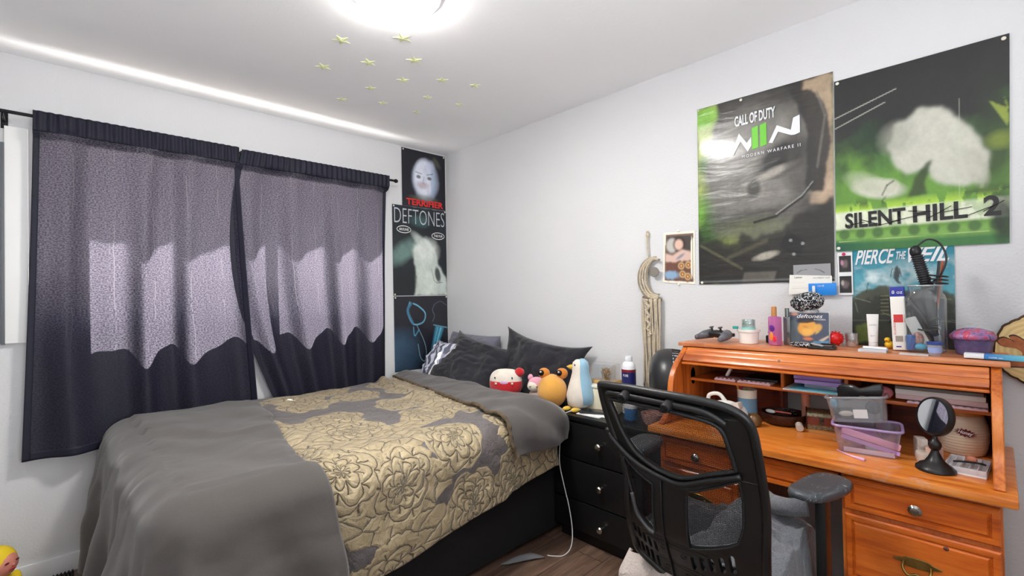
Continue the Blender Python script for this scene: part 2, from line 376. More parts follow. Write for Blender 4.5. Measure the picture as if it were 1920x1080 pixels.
# rod
MB=mat('black metal',(22,22,24),0.4,0.6)
t=thing('curtain_rod','thin black curtain rod running across the top of the window','rod',(-1.5,-0.1,2.145))
G().tube([(-2.56,-0.096,2.145),(-0.53,-0.096,2.135)],0.008).obj('rod',MB,t,world=True)
G().lathe([(0.0,0),(0.012,0.002),(0.015,0.012),(0.010,0.024),(0.0,0.028)],16,M=T(-0.53,-0.096,2.135,0,R(90),0)).obj('finial',MB,t,world=True)
for bx in (-2.478,-1.535,-0.60):
    G().box(bx-0.012,bx+0.012,-0.004,0,2.09,2.165,0.002).box(bx-0.004,bx+0.004,-0.1,-0.003,2.118,2.13,0.001).tube([(bx,-0.112,2.14),(bx,-0.105,2.128),(bx,-0.094,2.124),(bx,-0.083,2.13)],0.004).obj('bracket',MB,t,world=True)
# white foam board leaning in front of the window's left end
t=thing('foam_board','tall white board fixed over the wall left of the left curtain','board',(-2.44,-0.02,1.11))
G().box(-2.478,-2.402,-0.030,-0.002,1.11,2.098,0.002).obj('board_face',mat('white foam board',(240,240,238),0.5),t,world=True)
G().box(-2.490,-2.478,-0.034,-0.002,1.105,2.02,0.001).obj('edge_strip',mat('grey edge strip',(96,100,104),0.5),t,world=True)
G().box(-2.60,-2.490,-0.012,-0.002,1.11,2.02,0.001).obj('grey_panel',mat('blue grey panel',(140,146,152),0.5),t,world=True)
tag(G().tube([(-2.150,-0.004,0.196),(-2.135,-0.012,0.199),(-2.10,-0.012,0.204),(-2.03,-0.02,0.21)],0.0022).ball((-2.152,-0.006,0.195),(0.006,0.006,0.006),10).obj('wall_hook',mat('pewter',(150,150,150),0.35,0.8)),'thin grey cable end on the wall beside the bed foot','cable')
# ---------------------------------------------------------------- bed
def fabric(name,c1,c2,sc=(300,300,1),rough=0.85,sheen=0.25,wr=0.25,wsc=5.0):
    m,t,b=newmat(name); uv=t.N('ShaderNodeUVMap').outputs[0] if False else t.N('ShaderNodeTexCoord').outputs['Object']
    n=t.N('ShaderNodeTexNoise',Vector=uv,Scale=sc[0],Detail=2.0); n2=t.N('ShaderNodeTexNoise',Vector=uv,Scale=4.0,Detail=4.0)
    c=t.mix(n.outputs[0],srgb(*c1),srgb(*c2)); t.l.new(c,b.inputs['Base Color']); b.inputs['Roughness'].default_value=rough; b.inputs['Sheen Weight'].default_value=sheen
    b.inputs['Specular IOR Level'].default_value=0.25
    w=t.N('ShaderNodeTexNoise',Vector=uv,Scale=wsc,Detail=4.0,Roughness=0.45,Distortion=0.35)
    h=t.math('ADD',w.outputs[0],t.math('MULTIPLY',n.outputs[0],0.02))
    bp=t.N('ShaderNodeBump',Height=h,Strength=wr,Distance=0.05); t.l.new(bp.outputs[0],b.inputs['Normal']); return m
MGS=fabric('warm grey sheet cloth',(76,72,69),(88,83,80),wr=0.22,wsc=3.5)
MGF=fabric('grey comforter lining',(80,76,74),(92,87,85),wr=0.25,wsc=6)
def damask():
    m,t,b=newmat('gold damask'); uv=t.N('ShaderNodeUVMap').outputs[0]
    nd=t.N('ShaderNodeTexNoise',Vector=uv,Scale=7.0,Detail=4.0); 
    dv=t.N('ShaderNodeVectorMath',{'operation':'SUBTRACT'},i0=nd.outputs[1],i1=(0.5,0.5,0.5)); ds=t.N('ShaderNodeVectorMath',{'operation':'SCALE'},i0=dv.outputs[0],Scale=0.095)
    p=t.N('ShaderNodeVectorMath',{'operation':'ADD'},i0=uv,i1=ds.outputs[0]).outputs[0]
    # rosettes: large cells with ringed petals round each centre
    SCL=3.1
    V=t.N('ShaderNodeTexVoronoi',{'voronoi_dimensions':'2D','feature':'F1'},Vector=p,Scale=SCL,Randomness=0.55)
    rel=t.N('ShaderNodeVectorMath',{'operation':'SUBTRACT'},i0=p,i1=V.outputs['Position']).outputs[0]
    s=t.N('ShaderNodeSeparateXYZ',Vector=rel); r=t.N('ShaderNodeVectorMath',{'operation':'LENGTH'},i0=rel).outputs['Value']
    ang=t.math('ARCTAN2',s.outputs[1],s.outputs[0])
    k=t.math('MULTIPLY',r,29.0)                       # ring coordinate
    ring=t.math('FLOOR',k); tw=t.math('MULTIPLY',ring,1.9)
    sc_=t.math('ABSOLUTE',t.math('SINE',t.math('ADD',t.math('MULTIPLY',ang,3.0),tw)))
    kk=t.math('SUBTRACT',k,t.math('MULTIPLY',sc_,0.85)); fr=t.math('FRACT',kk)
    line_ring=t.math('MINIMUM',fr,t.math('SUBTRACT',1.0,fr))      # 0 on petal outlines
    rad=t.math('MULTIPLY',sc_,1.1)
    pet=t.math('MINIMUM',line_ring,t.math('MULTIPLY',rad,0.6))
    # leaves: small distorted cells around
    map2=t.N('ShaderNodeMapping',Vector=p,Scale=(1.0,1.7,1),Rotation=(0,0,0.6)).outputs[0]
    V2=t.N('ShaderNodeTexVoronoi',{'voronoi_dimensions':'2D','feature':'DISTANCE_TO_EDGE'},Vector=map2,Scale=11.5,Randomness=0.9)
    V3=t.N('ShaderNodeTexVoronoi',{'voronoi_dimensions':'2D','feature':'F1'},Vector=map2,Scale=11.5,Randomness=0.9)
    gn=t.N('ShaderNodeTexNoise',Vector=V3.outputs['Position'],Scale=0.45,Detail=0.0).outputs[0]
    gn2=t.N('ShaderNodeTexNoise',Vector=V3.outputs['Position'],Scale=2.0,Detail=0.0).outputs[0]
    leafmask=t.math('GREATER_THAN',t.math('ADD',t.math('MULTIPLY',gn,0.5),t.math('MULTIPLY',gn2,0.5)),0.455)
    edge=t.math('MULTIPLY',V2.outputs['Distance'],3.0)
    rose=t.math('LESS_THAN',kk,3.7)
    ground_noise=t.N('ShaderNodeTexNoise',Vector=uv,Scale=260.0,Detail=1.0)
    h=t.mix(rose,edge,pet); hl=t.N('ShaderNodeSeparateColor',Color=h).outputs[0]
    msk=t.math('MAXIMUM',rose,leafmask)
    crack=t.ramp(hl,[(0.02,(0,0,0,1)),(0.10,(1,1,1,1))])
    gold=t.mix(t.N('ShaderNodeTexNoise',Vector=uv,Scale=14.0,Detail=3.0).outputs[0],srgb(150,134,104),srgb(196,178,142))
    rn=t.N('ShaderNodeTexNoise',Vector=p,Scale=16.0,Detail=3.0,Distortion=0.6); rl=t.math('ABSOLUTE',t.math('SUBTRACT',rn.outputs[0],0.5)); fine=t.ramp(rl,[(0.002,(0.72,0.72,0.72,1)),(0.014,(1,1,1,1))])
    gold=t.mix(1.0,gold,fine,'MULTIPLY')
    gold=t.mix(crack,srgb(84,70,54),gold)
    grey=t.mix(ground_noise.outputs[0],srgb(52,48,50),srgb(132,124,122))
    t.l.new(t.mix(msk,grey,gold),b.inputs['Base Color']); b.inputs['Roughness'].default_value=0.5; b.inputs['Sheen Weight'].default_value=0.2
    b.inputs['Specular IOR Level'].default_value=0.35
    puff=t.math('MULTIPLY',t.math('MINIMUM',t.math('POWER',hl,0.5),0.7),msk)
    n5=t.N('ShaderNodeTexNoise',Vector=uv,Scale=22.0,Detail=4.0,Distortion=1.5)
    hh=t.math('ADD',t.math('ADD',puff,t.math('MULTIPLY',n5.outputs[0],0.5)),t.math('MULTIPLY',t.math('MINIMUM',rl,0.05),2.0))
    bp=t.N('ShaderNodeBump',Height=hh,Strength=0.9,Distance=0.014); t.l.new(bp.outputs[0],b.inputs['Normal']); return m
MDM=damask()
MBK=mat('black bed base cloth',(20,20,21),0.9)
bed=thing('bed','double bed with black base pushed against the curtains','bed',(-1.04,-0.77,0))
G().box(-2.0,-0.06,-1.455,-0.13,0.03,0.34,0.01).obj('box_base',MBK,bed,world=True)
G().box(-2.0,-0.06,-1.44,-0.13,0.34,0.62,0.05).obj('mattress',mat('dark mattress cover',(42,40,42),0.9),bed,world=True)
for (x,y) in ((-1.9,-1.38),(-0.2,-1.38),(-1.9,-0.2),(-0.2,-0.2)): G().lathe([(0.02,0),(0.025,0.035)],12,M=T(x,y,0)).obj('leg',MBK,bed,world=True)
RR=0.11
def drape(a,b,zt,x0,y0,off=0.0,flare=0.10,x1=99):
    """cloth point (a,b) laid on a bed top whose rounded rim starts at x0 (foot) and y0 (front)"""
    dx=max(0,x0-a); dy=max(0,y0-b); dxr=max(0,a-x1)
    ex=-dx+dxr; d=math.hypot(ex,dy); cx=min(max(a,x0),x1); cy=max(b,y0)
    if d<1e-9: return Vector((cx,cy,zt+off)),0
    nx,ny=ex/d,-dy/d; r=RR+off
    if d<r*PI/2: ph=d/r; o=r*math.sin(ph); dn=r*(1-math.cos(ph))
    else: o=r+flare*(d-r*PI/2); dn=r+(d-r*PI/2)
    return Vector((cx+nx*o,cy+ny*o,zt+off-dn)),d
# foot blanket -------------------------------------------------
def bound(b):          # edge of the grey blanket across the bed
    y=-b
    if y<0.7: return -1.50-0.10*(y-0.1)
    if y<1.3: return -1.57-0.10*(y-0.7)/0.6
    return -1.665+0.05*min(1,(y-1.3)/0.5)
def blanket(u,v):
    y_wall=-0.135; L=2.18
    b=y_wall-v*(L-0.08)
    e=bound(b); a0=-2.03-0.66; a=a0+(e-a0)*u
    if a<-2.03 and b<-1.42:   # keep the corner from running out
        pass
    wr=0.014*nz(a*3.1,b*3.1,1.3)+0.006*nz(a*9,b*9,4)+0.012*max(0,0.25-abs(nz(a*2.3+b,b*3.4-a,8)))*3*max(0,nz(a*1.3,b*1.3,5)+.3)
    p,d=drape(a,b,0.700,-2.035,-1.425,0.012,0.07)
    dxm=max(0,-2.035-a); dym=max(0,-1.425-b)
    hang=max(0,d-RR*PI/2)
    ang=math.atan2(dxm,dym) if d>0 else 0
    if d>0:
        along = b if dxm>dym else a
        corner=min(dxm,dym)/(max(dxm,dym)+1e-6)
        f=0.026*math.sin(along*15+2.5*nz(a*2,b*2))+0.012*math.sin(along*33+1.3+2*nz(a,b*3))
        f=f*min(1,hang*3.5)*(1-corner)+corner*min(1,hang*3)*(0.045*math.sin(ang*9.0))
        n=Vector((-dxm,-dym,0)).normalized(); p+=n*(f+abs(wr)*1.5+0.022*min(1,hang*4))
        if p.y>-0.13: p.y=-0.13
        p.z=max(p.z,0.012+0.02*abs(nz(a*8,b*8)))
    else:
        p.z+=wr+0.02*math.exp(-((b+0.45)/0.3)**2)-0.012*nz(a*1.5,b*1.5,7)
        # diagonal pull folds near the edge of the blanket
        p.z+=0.010*math.sin((a*1.2+b)*17)*math.exp(-((a-e)/0.16)**2)*0.7
    if u>0.97: p.z-=0.010*(u-0.97)/0.03
    return p
bl=grid('foot_blanket',110,190,blanket,MGS,None,lambda u,v:(u*1.2,v*2.1),thick=0.006)
tag(bl,'plain warm grey sheet thrown over the foot of the bed','blanket')
# comforter ----------------------------------------------------
cf=thing('comforter','gold damask comforter with a grey lining folded back near the pillows','comforter',(-1.0,-0.8,0.62))
def foldline(b):
    y=-b
    P=[(0.1,-0.565),(0.5,-0.635),(0.88,-0.70),(1.2,-0.76),(1.45,-0.80),(1.62,-0.80),(1.75,-0.74),(1.9,-0.66)]
    for i in range(len(P)-1):
        if y<=P[i+1][0]: k=(y-P[i][0])/(P[i+1][0]-P[i][0]); return P[i][1]+(P[i+1][1]-P[i][1])*k
    return P[-1][1]
def cloth_wr(a,b):
    return 0.012*nz(a*2.2,b*2.2,3)+0.010*nz(a*6,b*6,9)+0.004*nz(a*15,b*15,2)
def comf(u,v):
    b=-0.125-v*(1.30+ (0.50-0.16*max(0,(u-0.2)/0.8)))
    a=-1.74+u*(1.74-0.40)
    p,d=drape(a,b,0.695,-9,-1.43,0.0,0.05,x1=-0.50)
    w=cloth_wr(a,b)
    if d>0:
        if a<-1.56: p.y+=min(0.05,(-1.56-a)*0.6)
        dy=max(0,-1.43-b); hang=max(0,dy-0.12)
        p.y-=w*1.2+0.012*math.sin(a*13+2*nz(a,b))*min(1,hang*4)
    else: p.z+=w*1.1-(min(0.02,(-1.58-a)*.3) if a<-1.58 else 0)
    p.z+=0.018*math.exp(-((a+0.62)/0.12)**2)*(1 if b>-1.43 else max(0,1+ (b+1.43)*5))
    # bunched rolls beside the fold on the wall side
    p.z+=0.016*math.sin((a-foldline(b))*48)*math.exp(-((a-foldline(b)+0.10)/0.09)**2)*(0.35+0.65*max(0,min(1,(b+1.2))))
    return p
grid('patterned_top',170,200,comf,MDM,cf,lambda u,v:(u*1.4,v*1.72),thick=0.012,world=True)
# folded-back lining: rolls out of the head-side edge and lies over the damask
def fold(u,v):
    b=-0.105-v*(1.30+0.28)
    f=foldline(b); h=-0.385-0.02*min(1,max(0,-b-0.6))
    # section across: from under the roll, round the head side, over the top to the fold edge
    zt=0.735
    base,d=drape(-0.9,b,0,-9,-1.43,0.03,0.06)
    a=h+(f-h)*u
    arch=0.030*math.sin(min(1,u*2.2)*PI/2)*(1-0.75*max(0,(u-0.45)/0.55)**1.5)
    # roll start
    if u<0.12: k=(0.12-u)/0.12; a=h-0.0+0.012-0.028*math.cos(k*PI/2); dz=-0.055*math.sin(k*PI/2)
    else: dz=0
    w=cloth_wr(a+5,b)*1.1+0.010*math.sin(b*22+a*18+3*nz(a*2,b*2))*max(0,min(1,(-b-0.95)*2))
    ny=0; nzv=1
    if d>0:
        ph=min(d/(RR+0.03),PI/2); ny=-math.sin(ph); nzv=math.cos(ph)
    hgt=arch+w+dz*(1)
    return Vector((a+0.10*max(0,d-0.12)*(-1 if u>0.5 else 0.4),base.y+ny*hgt,base.z+0.684+nzv*hgt))
grid('folded_lining',70,190,fold,MGF,cf,lambda u,v:(u*0.4,v*1.7),thick=0.012,world=True)
def pip(v):
    p=fold(1.0,v); return p+Vector((-0.004,-0.002,0.0))
G().tube([pip(k/120) for k in range(121)],[0.009+0.003*math.sin(k*1.9) for k in range(121)],8).obj('gold_piping',mat('old gold cord',(104,88,66),0.7,var=0.4,vscale=60,bump=0.8,bscale=300),cf,world=True)
# ---------------------------------------------------------------- pillows
def pillow(name,label,w,h,th,M,m,seed,pinch=0.10,par=None,wr=1.0,ear=0.0):
    n=44
    def side(sg):
        def f(a,b):
            u=a*2-1;v=b*2-1
            x=w/2*u*(1-pinch*(1-abs(v)**2.2)*abs(u)**3)*(1+ear*abs(u*v)**4); y=h/2*v*(1-pinch*(1-abs(u)**2.2)*abs(v)**3)*(1+ear*abs(u*v)**4)
            e=(1-abs(u)**2.6)*(1-abs(v)**2.6); z=th/2*max(0,e)**0.42
            q=1.5*0.014*wr*nz(u*2.2+seed,v*2.2,seed)+0.022*wr*abs(nz(u*4+seed,v*5,seed*2))+0.012*wr*math.sin(7*(u+0.6*v)+seed*3+3*nz(u*1.2,v*1.2,seed))*0.7
            z+=q*min(1,e*2.5)
            return M@Vector((x,y,z*sg))
        return f
    v=[];f=[]
    for sg in (1,-1):
        fn=side(sg); o=len(v)
        for j in range(n+1):
            for i in range(n+1): v.append(fn(i/n,j/n))
        for j in range(n):
            for i in range(n):
                q=(o+j*(n+1)+i,o+j*(n+1)+i+1,o+(j+1)*(n+1)+i+1,o+(j+1)*(n+1)+i); f.append(q if sg>0 else q[::-1])
    g=G(); g.add(v,f); ob=g.obj(name,m,par,'all'); 
    if label: tag(ob,label,'pillow')
    return ob
MPK=fabric('charcoal pillowcase',(32,32,37),(44,44,50),wr=0.45,wsc=7); MPG=fabric('slate grey pillowcase',(96,96,108),(116,116,128),wr=0.4,wsc=7)
def striped():
    m,t,b=newmat('striped pillowcase'); co=t.N('ShaderNodeTexCoord').outputs['Object']
    s=t.N('ShaderNodeSeparateXYZ',Vector=co); w=t.math('FRACT',t.math('MULTIPLY',s.outputs[1],17.0))
    c=t.mix(t.math('GREATER_THAN',w,0.45),srgb(206,208,222),srgb(96,98,116)); t.l.new(c,b.inputs['Base Color']); b.inputs['Roughness'].default_value=0.85; return m
def basis(o,r,u):
    r=Vector(r).normalized(); u=Vector(u); u=(u-r*u.dot(r)).normalized(); n=r.cross(u)
    return Matrix(((r.x,u.x,n.x,o[0]),(r.y,u.y,n.y,o[1]),(r.z,u.z,n.z,o[2]),(0,0,0,1)))
pillow('pillow','charcoal pillow lying in front of the grey pillow, one corner pointing up',0.68,0.42,0.17,basis((-0.235,-0.58,0.80),(-0.02,-1,-0.16),(0.60,-0.05,0.62)),MPK,1.0,0.13,ear=0.10)
pillow('pillow','charcoal pillow propped upright against the wall behind the plush toys',0.66,0.44,0.15,basis((-0.115,-1.10,0.790),(0.0,-1,-0.13),(0.22,-0.02,0.9)),MPK,2.3,0.13,ear=0.10)
pillow('pillow','slate grey pillow propped against the wall behind the charcoal ones',0.56,0.36,0.15,basis((-0.10,-0.40,0.83),(0,-1,-0.02),(0.30,0,0.9)),MPG,4.1,0.07)
pillow('pillow','white and grey striped pillow in the corner below the lowest poster',0.34,0.32,0.12,basis((-0.26,-0.23,0.80),(-0.25,-1,0.0),(0.45,0,0.8)),striped(),5.2,0.07)
# ---------------------------------------------------------------- plush toys
def plush(name,col,seed=0): return mat(name,col,0.95,sheen=0.4,bump=0.35,bscale=420,var=0.05,vscale=20)
MPRed=plush('red plush',(206,24,34)); MPWh=plush('cream plush',(236,226,212)); MPPk=plush('pink plush',(236,168,186)); MPOr=plush('orange plush',(228,166,74)); MPBl=plush('pale blue plush',(150,190,212)); MPYe=plush('yellow plush',(226,184,62)); MPGr=plush('dusty plush',(206,180,170)); MBlk=mat('glossy black bead',(14,12,14),0.15); MDkO=plush('deep orange plush',(216,132,40))
P1=(-0.335,-1.035,0.676)
t=thing('plush_toy','round red and cream plush cushion with a red bobble, leftmost of the row of toys','plush toy',P1)
fa=R(215)   # faces the room
def dirv(a): return Vector((math.cos(a),math.sin(a),0))
def local(P,a,f,s,z): # f forward, s to the right as seen from the front viewer
    d=dirv(a); sd=Vector((d.y,-d.x,0))*-1
    return Vector(P)*0+d*f+sd*s+Vector((0,0,z))
def sq(p): 
    k=(abs(p.x)**3+abs(p.y)**3+abs(p.z)**3)**(1/3); return 1/max(k,0.3)*0.92
MR=T(rz=fa)
def half(z0,z1,rx,ry,rz,cz,n=36):
    """a band of a squircle body between two heights"""
    prof=[]
    for i in range(15):
        z=z0+(z1-z0)*i/14; k=min(1,abs((z-cz)/rz)); prof.append((max(1e-4,(1-k**2.6)**(1/2.6)),z))
    return G().lathe(prof,n,M=MR,sx=rx,sy=ry)
half(-0.01,0.088,0.062,0.102,0.085,0.075).obj('red_body',MPRed,t,'all')
half(0.080,0.160,0.0615,0.101,0.085,0.075).obj('cream_head',MPWh,t,'all')
G().ball((0.01,0.088,0.140),(0.028,0.030,0.028),18,M=MR,fn=lambda p:1+.05*nz(p.x*4,p.y*4,p.z*4)).obj('bobble',MPRed,t,'all')
for s in (-0.055,0.05): G().ball((0.0555,s,0.112),(0.004,0.0045,0.006),10,M=MR).obj('eye',MBlk,t,'all')
G().ball((0.055,0.0,0.084),(0.009,0.032,0.014),14,M=MR).obj('collar_patch',plush('lilac plush',(222,176,214)),t,'all')
for s in (-0.05,0.05): G().ball((0.058,s,0.078),(0.006,0.008,0.007),10,M=MR).obj('button',MPWh,t,'all')
P2=(-0.31,-1.27,0.665)
t=thing('plush_toy','small pink and cream plush toy squeezed between the red and orange ones','plush toy',P2)
G().ball((0,0,0.035),(0.040,0.048,0.042),20,M=MR).obj('body',MPGr,t,'all')
G().ball((0.005,0,0.100),(0.042,0.052,0.044),22,M=MR).obj('head',MPPk,t,'all')
G().ball((0.022,-0.012,0.094),(0.030,0.040,0.032),18,M=MR).obj('face',MPWh,t,'all')
for s in (-1,1):
    G().ball((0,s*0.036,0.140),(0.014,0.016,0.020),12,M=MR).obj('ear',MPPk,t,'all'); G().ball((0.035,s*0.036,0.018),(0.024,0.018,0.018),12,M=MR).obj('foot',MPWh,t,'all')
    G().ball((0.050,-0.012+s*0.02,0.096),(0.004,0.006,0.005),8,M=MR).obj('eye',mat('gold bead',(150,130,40),0.3),t,'all')
P3=(-0.33,-1.405,0.660)
t=thing('plush_toy','round orange plush with two stalk eyes on top, second from the right','plush toy',P3)
G().ball((0,0,0.088),(0.078,0.083,0.093),30,M=MR,fn=lambda p:1+0.03*nz(p.x*2,p.y*2,p.z*2)).obj('body',MPOr,t,'all')
for s in (-1,1):
    e=G().ball((-0.005,s*0.050+0.006,0.185),(0.026,0.033,0.030),18,M=MR).tube([MR@Vector((-0.01,s*0.03,0.15)),MR@Vector((-0.007,s*0.046,0.175))],0.016).obj('eye_stalk',MDkO,t,'all')
    G().ball((0.016,s*0.050-0.008,0.190),(0.010,0.019,0.017),12,M=MR).obj('pupil',MBlk,e,'all')
    G().ball((0.024,s*0.050-0.010,0.196),(0.004,0.006,0.005),8,M=MR).obj('highlight',MPWh,e,'all')
P4=(-0.27,-1.545,0.655)
t=thing('plush_toy','tall white and pale blue bird plush with orange beak and feet, rightmost toy','plush toy',P4)
MR4=T(rz=R(165))
G().lathe([(0.03,0.01),(0.062,0.03),(0.068,0.08),(0.056,0.13),(0.042,0.175),(0.034,0.205),(0.036,0.23),(0.03,0.258),(0.014,0.272),(0.0,0.275)],28,M=MR4).obj('body',MPWh,t,'all')
g=G()
g.lathe([(0.03,0.02),(0.060,0.035),(0.066,0.08),(0.056,0.13),(0.044,0.175),(0.036,0.205),(0.038,0.23),(0.031,0.258),(0.012,0.275)],28,M=T(0.014,-0.016,0.002)@T(rz=0.0)).obj('blue_back',MPBl,t,'all')
G().ball((0.005,-0.05,0.10),(0.03,0.02,0.06),14).obj('wing',MPBl,t,'all')
G().lathe([(0.014,0),(0.012,0.012),(0.0,0.032)],12,M=T(-0.022,0.028,0.232,0,R(-80),R(-35))).obj('beak',MPYe,t,'all')
G().ball((-0.036,-0.004,0.247),(0.004,0.004,0.005),8).obj('eye',MBlk,t,'all')
for s in (-1,1): G().ball((-0.055,s*0.028+0.01,0.012),(0.036,0.02,0.012),14).obj('foot',MPYe,t,'all')
# ---------------------------------------------------------------- dresser
MDR=mat('black lacquered board',(19,19,20),0.38,bump=0.05,bscale=200,spec=0.45); MKN=mat('brushed nickel',(205,200,190),0.25,1.0)
t=thing('dresser','black three drawer dresser between the bed and the desk','dresser',(-0.2,-1.8,0))
DX=-0.372; D0,D1=-1.455,-2.135
G().box(DX,-0.02,D1,D0,0.06,0.632,0.003).box(DX+0.02,-0.03,D1+0.02,D0-0.02,0,0.06).obj('carcass',MDR,t,world=True)
G().box(DX-0.022,-0.018,D1,D0+0.006,0.632,0.655,0.003).obj('top',MDR,t,world=True)
for z0,z1 in ((0.432,0.618),(0.226,0.424),(0.070,0.218)):
    d=G().box(DX-0.018,DX,D1+0.006,D0-0.006,z0,z1,0.004).obj('drawer',MDR,t,world=True)
    for ky in (-1.765,):
        zk={0.432:0.532,0.226:0.325,0.070:0.128}[z0]
        kn=G().lathe([(0.006,0),(0.006,0.012),(0.015,0.018),(0.0165,0.026),(0.012,0.032),(0,0.034)],20,M=T(DX-0.018,ky,zk,0,R(-90),0)).obj('knob',MKN,d,world=False)
# things on the dresser
t=thing('storage_tub','pale cream plastic tub under the wooden tray on the dresser','tub',(-0.17,-1.66,0.656))
G().box(-0.075,0.075,-0.10,0.10,0,0.125,0.012).obj('body',mat('milky cream plastic',(226,216,190),0.35),t)
G().box(-0.08,0.08,-0.105,0.105,0.125,0.140,0.005).obj('lid',mat('milky lid',(232,228,214),0.35),t)
t=thing('wire_terrarium','clear box with gold wire shapes on a small wooden base','ornament',(-0.15,-1.635,0.797))
G().box(-0.05,0.05,-0.078,0.078,0,0.016,0.003).obj('wooden_base',mat('pale pine',(206,164,100),0.5,var=0.1,stretch=(1,8,1)),t)
G().box(-0.042,0.042,-0.070,0.070,0.017,0.105,0.002).obj('clear_cover',clear('acrylic cover',gl=0.16,tint=0.93),t)
random.seed(4); g=G()
for k in range(26):
    a=random.uniform(0,2*PI); r0=random.uniform(0,0.02); p=[]
    for q in range(5): p.append((r0*math.cos(a)+random.uniform(-.012,.012),r0*math.sin(a)+random.uniform(-.02,.02),0.017+q*0.015+random.uniform(-.004,.004)))
    g.tube(spline(p,4),0.0012,5)
g.obj('wire_shapes',mat('gold wire',(170,130,60),0.35,0.7),t,'all')
t=thing('pill_bottle','white plastic bottle with a dark blue label behind the chair','bottle',(-0.16,-1.79,0.656))
G().lathe([(0.032,0),(0.036,0.004),(0.036,0.245),(0.030,0.262),(0.019,0.272)],28).obj('bottle',mat('white plastic',(238,238,240),0.35),t)
G().lathe([(0.0366,0.14),(0.0366,0.232)],28,cap=False).obj('wrap_label',mat('navy label',(24,30,92),0.4),t)
G().lathe([(0.0370,0.218),(0.0370,0.232)],28,cap=False).obj('red_band',mat('maroon band',(130,26,40),0.4),t)
G().lathe([(0.019,0.272),(0.020,0.273),(0.020,0.296),(0.018,0.3),(0,0.3)],24).obj('cap',mat('white cap',(228,230,232),0.4,bump=0.3,bscale=300),t)
MWl=mat('white ink',(240,240,240),0.5)
lettering('PURE',0.030,0.012,T(-0.16-0.0372,-1.79+0.010,0.656+0.196)@Matrix(((0,0,-1,0),(-1,0,0,0),(0,1,0,0),(0,0,0,1))),MWl,t,'label_text')
t=thing('phone','dark phone lying on white papers on the dresser edge','phone',(-0.285,-1.655,0.663),R(25))
G().box(-0.036,0.036,-0.075,0.075,0.0,0.008,0.003).obj('case',mat('phone case',(40,40,44),0.3),t)
G().box(-0.033,0.033,-0.071,0.071,0.0081,0.0086,0).obj('screen',mat('phone glass',(12,12,16),0.06),t)
tag(G().box(-0.35,-0.22,-1.73,-1.585,0.655,0.6575,0).box(-0.33,-0.20,-1.76,-1.62,0.6576,0.6595,0,M=None).obj('papers',mat('paper white',(236,236,234),0.8),smooth=False),'white papers lying under the phone on the dresser','paper')
t=thing('cleaning_jar','blue and white capped jar seen through the chair mesh','jar',(-0.26,-1.86,0.656))
G().lathe([(0.03,0),(0.032,0.003),(0.032,0.055),(0.026,0.06)],20).obj('jar',mat('blue jar',(70,130,190),0.35),t); G().lathe([(0.033,0.058),(0.033,0.072),(0,0.073)],20).obj('lid',MWl,t)
tag(G().lathe([(0.045,0),(0.055,0.02),(0.06,0.05),(0.056,0.05),(0.05,0.02),(0,0.006)],24,M=T(-0.25,-1.98,0.656)).obj('trinket_bowl',mat('rose pattern china',(206,160,150),0.35,var=0.4,vscale=90)),'small rose coloured bowl on the dresser beside the fan','bowl')
# cords
MCw=mat('white cable',(226,226,224),0.4)
def px(pts,r,name,lab,m=MCw,cat='cable'):
    o=G().tube(spline(pts,10),r,8).obj(name,m,None,'all'); return tag(o,lab,cat)
px([(-0.27,-1.62,0.664),(-0.33,-1.57,0.668),(-0.402,-1.545,0.655),(-0.418,-1.54,0.60),(-0.42,-1.53,0.50),(-0.425,-1.53,0.40),(-0.43,-1.56,0.30),(-0.44,-1.60,0.20),(-0.455,-1.63,0.10),(-0.48,-1.64,0.03),(-0.53,-1.635,0.005),(-0.57,-1.60,0.004),(-0.585,-1.575,0.004)],0.0026,'charging_cable','white charging cable trailing from the phone down to the floor')
# table fan on the dresser
t=thing('table_fan','round black table fan seen from the side between dresser and desk','fan',(-0.21,-2.045,0.656))
MF=mat('black fan plastic',(34,34,37),0.35)
MA=T(0,0,0.205,0,R(90),R(-60))@Matrix.Scale(1.12,4)
G().lathe([(0.0,-0.085),(0.05,-0.083),(0.10,-0.07),(0.130,-0.045),(0.138,-0.01),(0.138,0.01)],40,M=MA).obj('rear_housing',MF,t)
g=G()
for k in range(44):
    a=2*PI*k/44; g.tube([MA@Vector((0.136*math.cos(a),0.136*math.sin(a),0.01)),MA@Vector((0.132*math.cos(a),0.132*math.sin(a),0.045)),MA@Vector((0.10*math.cos(a),0.10*math.sin(a),0.062)),MA@Vector((0.03*math.cos(a),0.03*math.sin(a),0.068))],0.0022,5)
g.obj('front_grille',MF,t,'all')
G().lathe([(0.032,0.06),(0.032,0.072),(0,0.074)],24,M=MA).obj('hub_cap',MF,t)
b_=G()
for k in range(5): b_.add([(0.02,-0.01,0),(0.11,-0.03,0.012),(0.115,0.03,-0.012),(0.02,0.01,0)],[(0,1,2,3)],MA@T(0,0,0.03,0,0,2*PI*k/5))
b_.obj('blades',mat('fan blades',(60,60,64),0.4),t,False)
G().lathe([(0.07,0),(0.072,0.012),(0.05,0.02),(0.02,0.028),(0.018,0.09)],28).obj('stand',MF,t)
G().lathe([(0.018,0),(0.018,0.012),(0.012,0.018),(0,0.018)],18,M=T(-0.095,-0.045,0.165,0,R(-90),R(-10))).obj('pivot_knob',mat('dark knob',(16,16,17),0.3),t)
